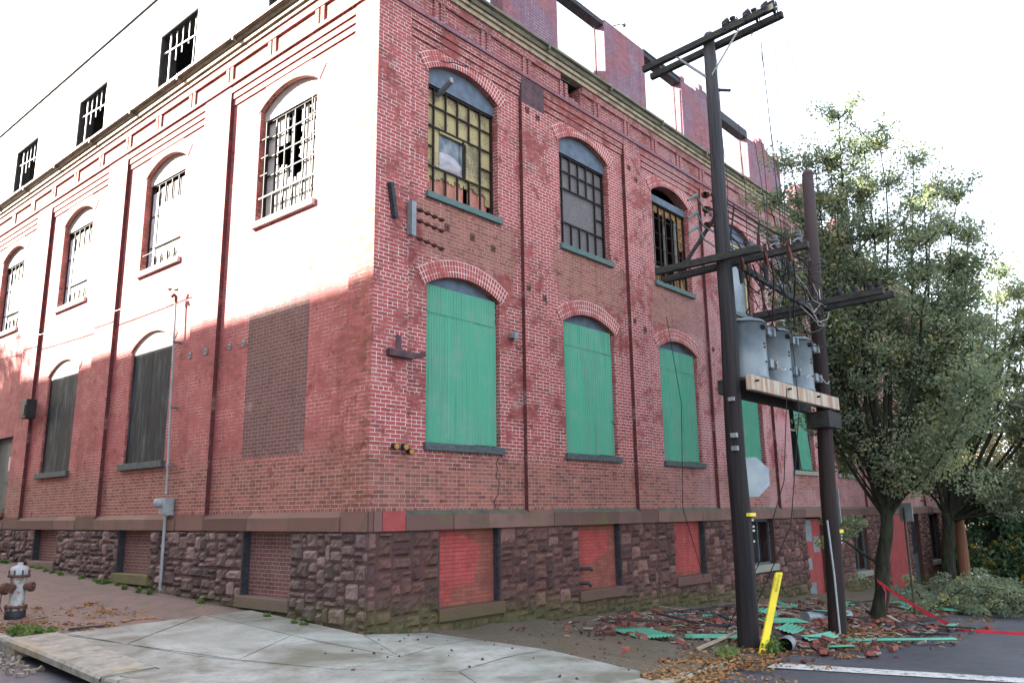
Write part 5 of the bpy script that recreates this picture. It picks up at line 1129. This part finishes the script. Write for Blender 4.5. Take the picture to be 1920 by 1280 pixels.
leaves('leaf_spray', M_LEAF, e1, [(11.5, -4.6-.28*k_, .9-.22*(k_ % 4)+.22*k_, .62) for k_ in range(6)]+[(12.4, -4.4-.45*k_, .5+.35*(k_ % 3), .6) for k_ in range(4)]+[(10.6, -3.4, -.55, .34), (10.4, -3.1, -.75, .3), (10.55, -3.7, -.35, .3), (10.9, -3.2, -.6, .3), (10.3, -3.3, -.3, .3)], 3600, .04, 5, (1, 1, .6))
m = MB(); m.tube([(11.1, -3.95, -1.25), (10.85, -3.6, -.95), (10.6, -3.3, -.65)], [.04, .03, .012], 6); m.build('limb', M_BARK, e1)
m = MB(); m.tube([(11.2, -4.1, .9), (10.8, -3.55, 1.4), (10.5, -3.2, 2.1), (10.4, -3.0, 3.2)], [.07, .055, .045, .03], 7); m.build('limb', M_BARK, e1)
T2 = [(-4.9, .6), (-6.2, .4), (-1.2, 1.6), (-3.2, 1.2), (-5.6, 1.9), (-3.88, 8.4), (-4.74, 8.3), (-5.43, 7.2), (-3.0, 7.2), (-4.11, 6.4), (-5.5, 5.6), (-2.6, 5.6), (-4.33, 5.0), (-6.1, 4.6), (-6.9, 5.4), (-7.3, 3.8), (-6.5, 3.0), (-8.0, 2.6), (-2.2, 4.2), (-7.4, 1.6)]
tips2 = [(24.0+rt_.uniform(-1.6, 1.8), y, z, .05+.006*z) for y, z in T2]
pear_tree((23.9, -2.15), 2.7, tips2, .22, 23, 'second leafy pear tree further down the pavement beside the orange-brown pole', 72000, .058, lean=(.1, -.3), cl=.55, lz=1.3)
tips3 = [(19.5, -4.6, 6.6, .08), (19.0, -5.5, 5.4, .07), (20.2, -3.8, 5.0, .06), (19.2, -3.0, 4.6, .06), (19.4, -6.2, 4.2, .06), (19.0, -4.6, 3.4, .05)]
# thin grey-brown tree of the bank behind, half bare
tips5 = [(37, -2.6, 4.2, .07), (37.8, -4.2, 3.6, .06), (36.4, -5.2, 2.9, .06), (38.4, -1.2, 3.8, .05), (36.6, -3.8, 4.9, .06)]
pear_tree((37.0, -3.4), 2.2, tips5, .16, 31, 'thin tree on the bank with yellowing leaves at the end of the street', 9000, .075, cl=.8, leaf=M_LEAFA, name='bank_tree', lz=1.3)
# fallen crown of branches lying across the pavement edge
fb = empty('fallen_branch', (14.5, -5.2, G(14.5, -5.2)), 'big leafy branches brought down across the pavement beyond the sign post', 'fallen branch')
m = MB(); cc_ = []; rs = random.Random(3)
for k in range(40):
    x0, y0 = rs.uniform(13.4, 19.5), rs.uniform(-5.6, -3.6); an = rs.uniform(-1.9, 1.2); ln = rs.uniform(.8, 2.2); g0 = G(x0, y0)
    p0 = Vector((x0, y0, g0+.05)); p1 = p0+Vector((math.cos(an)*ln*.5, math.sin(an)*ln*.5, rs.uniform(.15, .6))); p2 = p0+Vector((math.cos(an)*ln, math.sin(an)*ln, rs.uniform(.1, .8)))
    m.tube([p0, p1, p2], [.03, .02, .006], 5)
    for q in (p0, p1, p2, p0.lerp(p1, .5), p1.lerp(p2, .5)): cc_.append((q.x, q.y, max(q.z, G(q.x, q.y)+.12), rs.uniform(.12, .36)))
m.build('limb', M_BARK, fb); leaves('foliage', M_LEAF, fb, cc_, 20000, .042, 8, (1, 1, .55))
m = MB(); m.bar((17.0, -5.9, G(17, -6)+.12), (19.3, -6.6, G(19, -6.6)+.25), .14, .12); m.build('split_timber', M_TATTER, label='split orange-brown timber lying in the road by the fallen branches', cat='timber')
# ivy covered bank and wall at the far end
iv = empty('ivy_covered_wall', (33, -4.2, G(33, -4.2)), 'low garden wall smothered in dark green and yellowing ivy at the street end', 'overgrown wall')
m = MB(); m.box(30.5, 31.0, -9.5, -2.2, -4, -1.0); m.box(31.0, 46, -2.6, -2.2, -4, -.6); m.build('wall', M_DARK, iv); cc_ = []
for k in range(230):
    y = rs.uniform(-10.5, -1.0); z = rs.uniform(-2.4, .75); cc_.append((30.6+rs.uniform(-.5, 1.6)+.25*z, y, z-.1, rs.uniform(.45, .9)))
leaves('ivy', M_LEAFD, iv, cc_, 46000, .085, 14, (.8, 1, .8))
sh = empty('shed_roof', (33, -5, .6), 'flat blue-grey roof showing above the ivy', 'roof')
m = MB(); m.box(31.8, 40, -11, -2.3, .95, 1.15); m.build('slab', M_GALV, sh)
hs = empty('distant_house', (62, -7, -3), 'pale sunlit house glimpsed through the trees beyond the street end', 'house')
m = MB(); m.box(60, 70, -13, 1, -6, 4.2); m.build('wall', M_FASCIA, hs); m = MB(); m.idx([(59.6, -13.4, 4.2), (59.6, 1.4, 4.2), (70.4, 1.4, 4.2), (70.4, -13.4, 4.2), (59.6, -6, 7.4), (70.4, -6, 7.4)], [(0, 1, 4), (3, 5, 2), (0, 4, 5, 3), (1, 2, 5, 4)]); m.build('roof', M_HYDR, hs)
for yy in (-11, -8, -4.5, -1.5): m = MB(); m.box(59.95, 60.0, yy, yy+1, 0, 1.7); m.build('window', M_GLASS, hs)
for k, (x, y, zt, sp_) in enumerate(((52, -3.4, 3.4, 3.2), (53, -9, 3.6, 3.4), (56, 3, 5.5, 3.2))):
    tp = [(x+rs.uniform(-sp_, sp_)*.6, y+rs.uniform(-sp_, sp_)*.8, zt-rs.uniform(0, 3.2), .08) for _ in range(7)]
    pear_tree((x, y), 2.0, tp, .2, 40+k, ('autumn yellow tree behind the shed roof', 'autumn yellow tree at the right edge beyond the shed', 'autumn yellow tree behind the far corner of the factory')[k], 7000, .13, cl=1.2, name='autumn_tree', leaf=M_LEAFA, sub=3, lz=1.8)
m = MB(); m.tube([(33.2, -4.7, -3), (33.0, -4.6, 2.0)], .09, 8); m.build('white_post', M_WHITEP, label='white post rising behind the ivy at the right edge', cat='post')
# tree across the side street whose crown dapples the far end of the sunny wall
tp = [(-12.5+rs.uniform(-1.6, 1.6), 35.3+rs.uniform(-1.8, 1.8), 18.3-rs.uniform(0, 3.6), .12) for _ in range(9)]
pear_tree((-12.5, 35), 8, tp, .32, 77, 'street tree across the side street, outside the picture', 7000, .09, cl=.7, name='street_tree', sub=3)

# ================================================================ RUBBLE
def brick_mesh(seed, dark=False):
    r_ = random.Random(seed); m = MB(); L, W_, H_ = .2, .095, .058
    L *= r_.choice((1, 1, .95, .55, .7)); bm = bmesh.new(); bmesh.ops.create_cube(bm, size=1)
    for v in bm.verts: v.co = Vector((v.co.x*L, v.co.y*W_, v.co.z*H_))
    bmesh.ops.subdivide_edges(bm, edges=bm.edges[:], cuts=2, use_grid_fill=True)
    for v in bm.verts: v.co += Vector([mn.noise(v.co*14+Vector((seed*3.1, k*7, 0)))*.014 for k in range(3)])
    me = bpy.data.meshes.new('brick'); bm.to_mesh(me); bm.free(); me.materials.append(M_RUBD if dark else M_RUB); return me
BM = [brick_mesh(i, i in (1, 4)) for i in range(6)]
def put_brick(x, y, zoff, k, rot, label='loose broken brick in the rubble strewn below the factory wall', grp='loose bricks in the rubble'):
    o = bpy.data.objects.new('brick', BM[k]); sc.collection.objects.link(o); o.location = (x, y, G(x, y)+zoff); o.rotation_euler = rot; tag(o, label, 'brick', grp); return o
rs = random.Random(99); cnt = 0; heap = {}
def rub_pos():
    while True:
        c = rs.random()
        if c < .62: x, y = rs.gauss(8.0, 2.2), rs.uniform(-4.5, -.4)
        elif c < .78: x, y = rs.uniform(9, 16), rs.uniform(-4.6, -.5)
        elif c < .90: x, y = rs.uniform(4.2, 11), rs.gauss(-5.0, .45)
        else: x, y = rs.uniform(3.2, 6.5), rs.uniform(-4.3, -.5)
        if x < 3.1 or y > -.35: continue
        if math.hypot(x-3.84, y+4.22) < .28 or math.hypot(x-7.1, y+4.36) < .28: continue
        if x < 5 and y > -1.2 and rs.random() < .7: continue
        return x, y
for i in range(235):
    x, y = rub_pos(); key = (round(x*4), round(y*4)); lvl = heap.get(key, 0); heap[key] = lvl+1; kk = rs.randrange(6)
    look = 'sooty dark brick' if kk in (1, 4) else ('whole red brick' if kk in (0, 2, 3) else 'broken red brick')
    where = 'out on the asphalt' if y < -4.75 else ('left of the tall pole' if x < 4.2 else ('between the two poles' if x < 7.1 else ('between reddish pole and mossy tree' if x < 11 else 'beyond the mossy tree')))
    lay = 'on top of other bricks' if lvl else 'on the ground'
    put_brick(x, y, .022+.05*lvl, kk, (rs.uniform(-.35, .35), rs.uniform(-.35, .35), rs.uniform(0, 3.14)), look+' '+lay+' '+where)
put_brick(.62, -3.55, .045, 0, (.1, 0, .5), 'single red brick lying on the bare soil beside the concrete apron', None).location.x = 1.55
# ground-covering crumbs: brick chips, plaster and charcoal
m = MB(); rs = random.Random(5)
for i in range(2600):
    if rs.random() < .85: x, y = rub_pos()
    else:
        x, y = rs.uniform(-3, 6), rs.uniform(-5.5, -.5)
        if x < 1.2 and rs.random() < .7: continue
    if y < kerb_y(x)-1.6: continue
    s = rs.uniform(.008, .045)*(1 if x > 2.5 else .5); z = G(x, y)+(-.03 if y < kerb_y(x) else (.03 if (x < 1.1 and y < 3) else 0)); Mx = Matrix.Translation((x, y, z+s*.3)) @ Matrix.Rotation(rs.uniform(0, 6), 4, Vector((rs.random(), rs.random(), rs.random())).normalized())
    m.box(-s, s, -s*.7, s*.7, -s*.4, s*.4, rs.random(), Mx)
m.build('rubble_crumbs', M_RUBD, label='crumbs of brick and charcoal scattered under the factory wall', cat='rubble', kind='stuff')
m = MB()
for i in range(700):
    x, y = rub_pos(); s = rs.uniform(.02, .07); Mx = Matrix.Translation((x, y, G(x, y)+s*.3)) @ Matrix.Rotation(rs.uniform(0, 6), 4, Vector((rs.random()*.4, rs.random()*.4, 1)).normalized()); m.box(-s*1.4, s*1.4, -s*.7, s*.7, -s*.22, s*.22, rs.random(), Mx)
m.build('mortar_lumps', M_TARP, label='pale lumps of mortar and plaster among the bricks', cat='rubble', kind='stuff')
# corrugated green fragments
def green_piece(x, y, L_, W_, ang, label, tiltx=0., tilty=0., zo=.05, curl=.0):
    m = MB(); n = max(6, int(W_/.012)); k2 = 5; P = []
    for j in range(k2+1):
        for i in range(n+1):
            u = -W_/2+W_*i/n; v = -L_/2+L_*j/k2; P.append((v, u, .011*math.cos(2*math.pi*u/.067)+curl*(v/L_)**2*4*L_*.3))
    m.idx(P, [(j*(n+1)+i, j*(n+1)+i+1, (j+1)*(n+1)+i+1, (j+1)*(n+1)+i) for j in range(k2) for i in range(n)], smooth=True)
    o = m.build('corrugated_sheet', M_GREEN, label=label, cat='metal sheet', group='green sheet fragments in the rubble'); md = o.modifiers.new('t', 'SOLIDIFY'); md.thickness = .002
    o.location = (x, y, G(x, y)+zo); o.rotation_euler = (tiltx, tilty, ang); return o
green_piece(3.72, -2.45, 1.15, .62, 1.03, 'ribbed green sheet lying flat on the soil left of the tall pole', 0, .0, .06)
green_piece(4.30, -3.55, 1.15, .16, -.95, 'narrow pale green strip lying just left of the tall pole base', .25, 0, .07)
green_piece(5.6, -4.6, .75, .22, -.3, 'bent green strip between the two pole bases', .3, 0, .08, .1)
green_piece(6.1, -3.9, .8, .32, .1, 'curled dark green sheet in the middle of the bricks between the poles', .25, 0, .10, .12)
green_piece(7.6, -3.2, .8, .35, -.5, 'wide green sheet lying in the rubble behind the yellow marker', .1, .05, .10)
green_piece(8.8, -2.4, .8, .35, .2, 'green sheet propped on bricks near the red door', .25, 0, .13)
green_piece(9.2, -3.4, .8, .45, -.7, 'square green sheet resting left of the reddish pole', -.3, .1, .16)
green_piece(6.9, -5.45, 1.9, .12, -.88, 'long thin green strip lying on the asphalt', .15, 0, .035)
green_piece(5.2, -5.1, .42, .15, -.7, 'small light green scrap at the road edge beyond the open pipe', 0, 0, .02)
lab = ('tiny green scrap low against the wall', 'green scrap half under bricks', 'crumpled green scrap beside the tree', 'green scrap near the sign post', 'pale green shard among leaves', 'green sheet shard at the doorway', 'twisted green shard in the far rubble', 'green shard by the pipe')
for i in range(26):
    x, y = rub_pos() if i < 14 else (rs.uniform(11, 24), rs.uniform(-4.2, -.6)); L_ = rs.uniform(.2, .7); green_piece(x, y, L_, rs.uniform(.08, .35), rs.uniform(0, 3), 'small torn scrap of green corrugated sheet among the rubble', rs.uniform(-.3, .3), rs.uniform(-.2, .2), .07)
def plank(x, y, L_, ang, mat, label, zo=.04, w_=.09, t_=.03, tl=0.):
    m = MB(); m.box(-L_/2, L_/2, -w_/2, w_/2, -t_/2, t_/2); o = m.build('plank', mat, label=label, cat='plank'); o.location = (x, y, G(x, y)+zo); o.rotation_euler = (0, tl, ang); return o
plank(-1.75, 3.5, .55, .0, M_TATTER, 'flat orange splinter of wood on the side pavement by the concrete', .025, .07, .02)
plank(-2.6, 3.35, .5, -.1, M_CHARW, 'charred stick lying along the concrete edge', .02, .04, .03)
plank(2.45, -1.9, .35, .9, M_TATTER, 'orange splinter on the soil left of the green sheet', .02, .07, .02)
for i in range(26):
    x, y = rub_pos(); plank(x, y, rs.uniform(.4, 1.6), rs.uniform(0, 3.1), rs.choice((M_CHARW, M_ASH, M_CHARW, M_ARM)), 'broken lath or charred stick in the rubble below the wall', rs.uniform(.05, .16), rs.uniform(.03, .09), .03, rs.uniform(-.12, .12))['group'] = 'broken timber in the rubble'
# fallen leaves and weeds
cc_ = []
for i in range(420):
    c = rs.random()
    if c < .45: x = rs.uniform(.3, 9); y = kerb_y(x)+rs.gauss(0, .35)
    elif c < .72: x, y = rub_pos()
    elif c < .85: x, y = rs.uniform(-3.6, -1.5), rs.uniform(3.2, 6.0)
    else: x, y = rs.uniform(9, 20), rs.uniform(-5.5, -3)
    cc_.append((x, y, G(x, y)+.012-(.025 if y < kerb_y(x) else 0), rs.uniform(.1, .35)))
leaves('leaf_litter', M_LITTER, None, cc_, 9000, .034, 21, (1, 1, .04), kind='stuff', flat=True, label='orange and brown fallen leaves along the road edge and pavement', cat='fallen leaves')
cc_ = [(3.95+rs.uniform(-.2, .5), -4.5+rs.uniform(-.1, .15), G(3.7, -4.6)+.05, .14) for _ in range(9)]+[(-3.35+rs.uniform(-.15, .25), 3.5+rs.uniform(-.3, .6), G(-3.3, 3.5)+.03, .12) for _ in range(12)]+[(2.55, -4.5, G(2.5, -4.5)+.05, .2), (2.9, -4.4, G(2.9, -4.4)+.06, .18)]
cc_ += [(-.15-rs.uniform(0, .12), rs.uniform(1.2, 16), 0, .07) for _ in range(26)]; cc_ = [(a, b, c if abs(c) > .01 else G(a, b)+.03, d) for a, b, c, d in cc_]
leaves('weeds', M_GRASS, None, cc_, 3600, .03, 22, (1, 1, .8), kind='stuff', label='green weeds at the foot of the walls and poles', cat='weeds')
m = MB()
for i in range(90):
    x, y = (rs.uniform(-4.15, -3.76), rs.uniform(1.6, 3.6)); s = rs.uniform(.012, .045); Mx = Matrix.Translation((x, y, G(x, y)-.16+s*.5)) @ Matrix.Rotation(rs.uniform(0, 6), 4, Vector((rs.random(), rs.random(), rs.random())).normalized()); m.box(-s, s, -s*.8, s*.8, -s*.5, s*.5, rs.random(), Mx)
m.build('gutter_debris', M_TARP, label='stones and litter washed against the storm drain', cat='debris', kind='stuff')
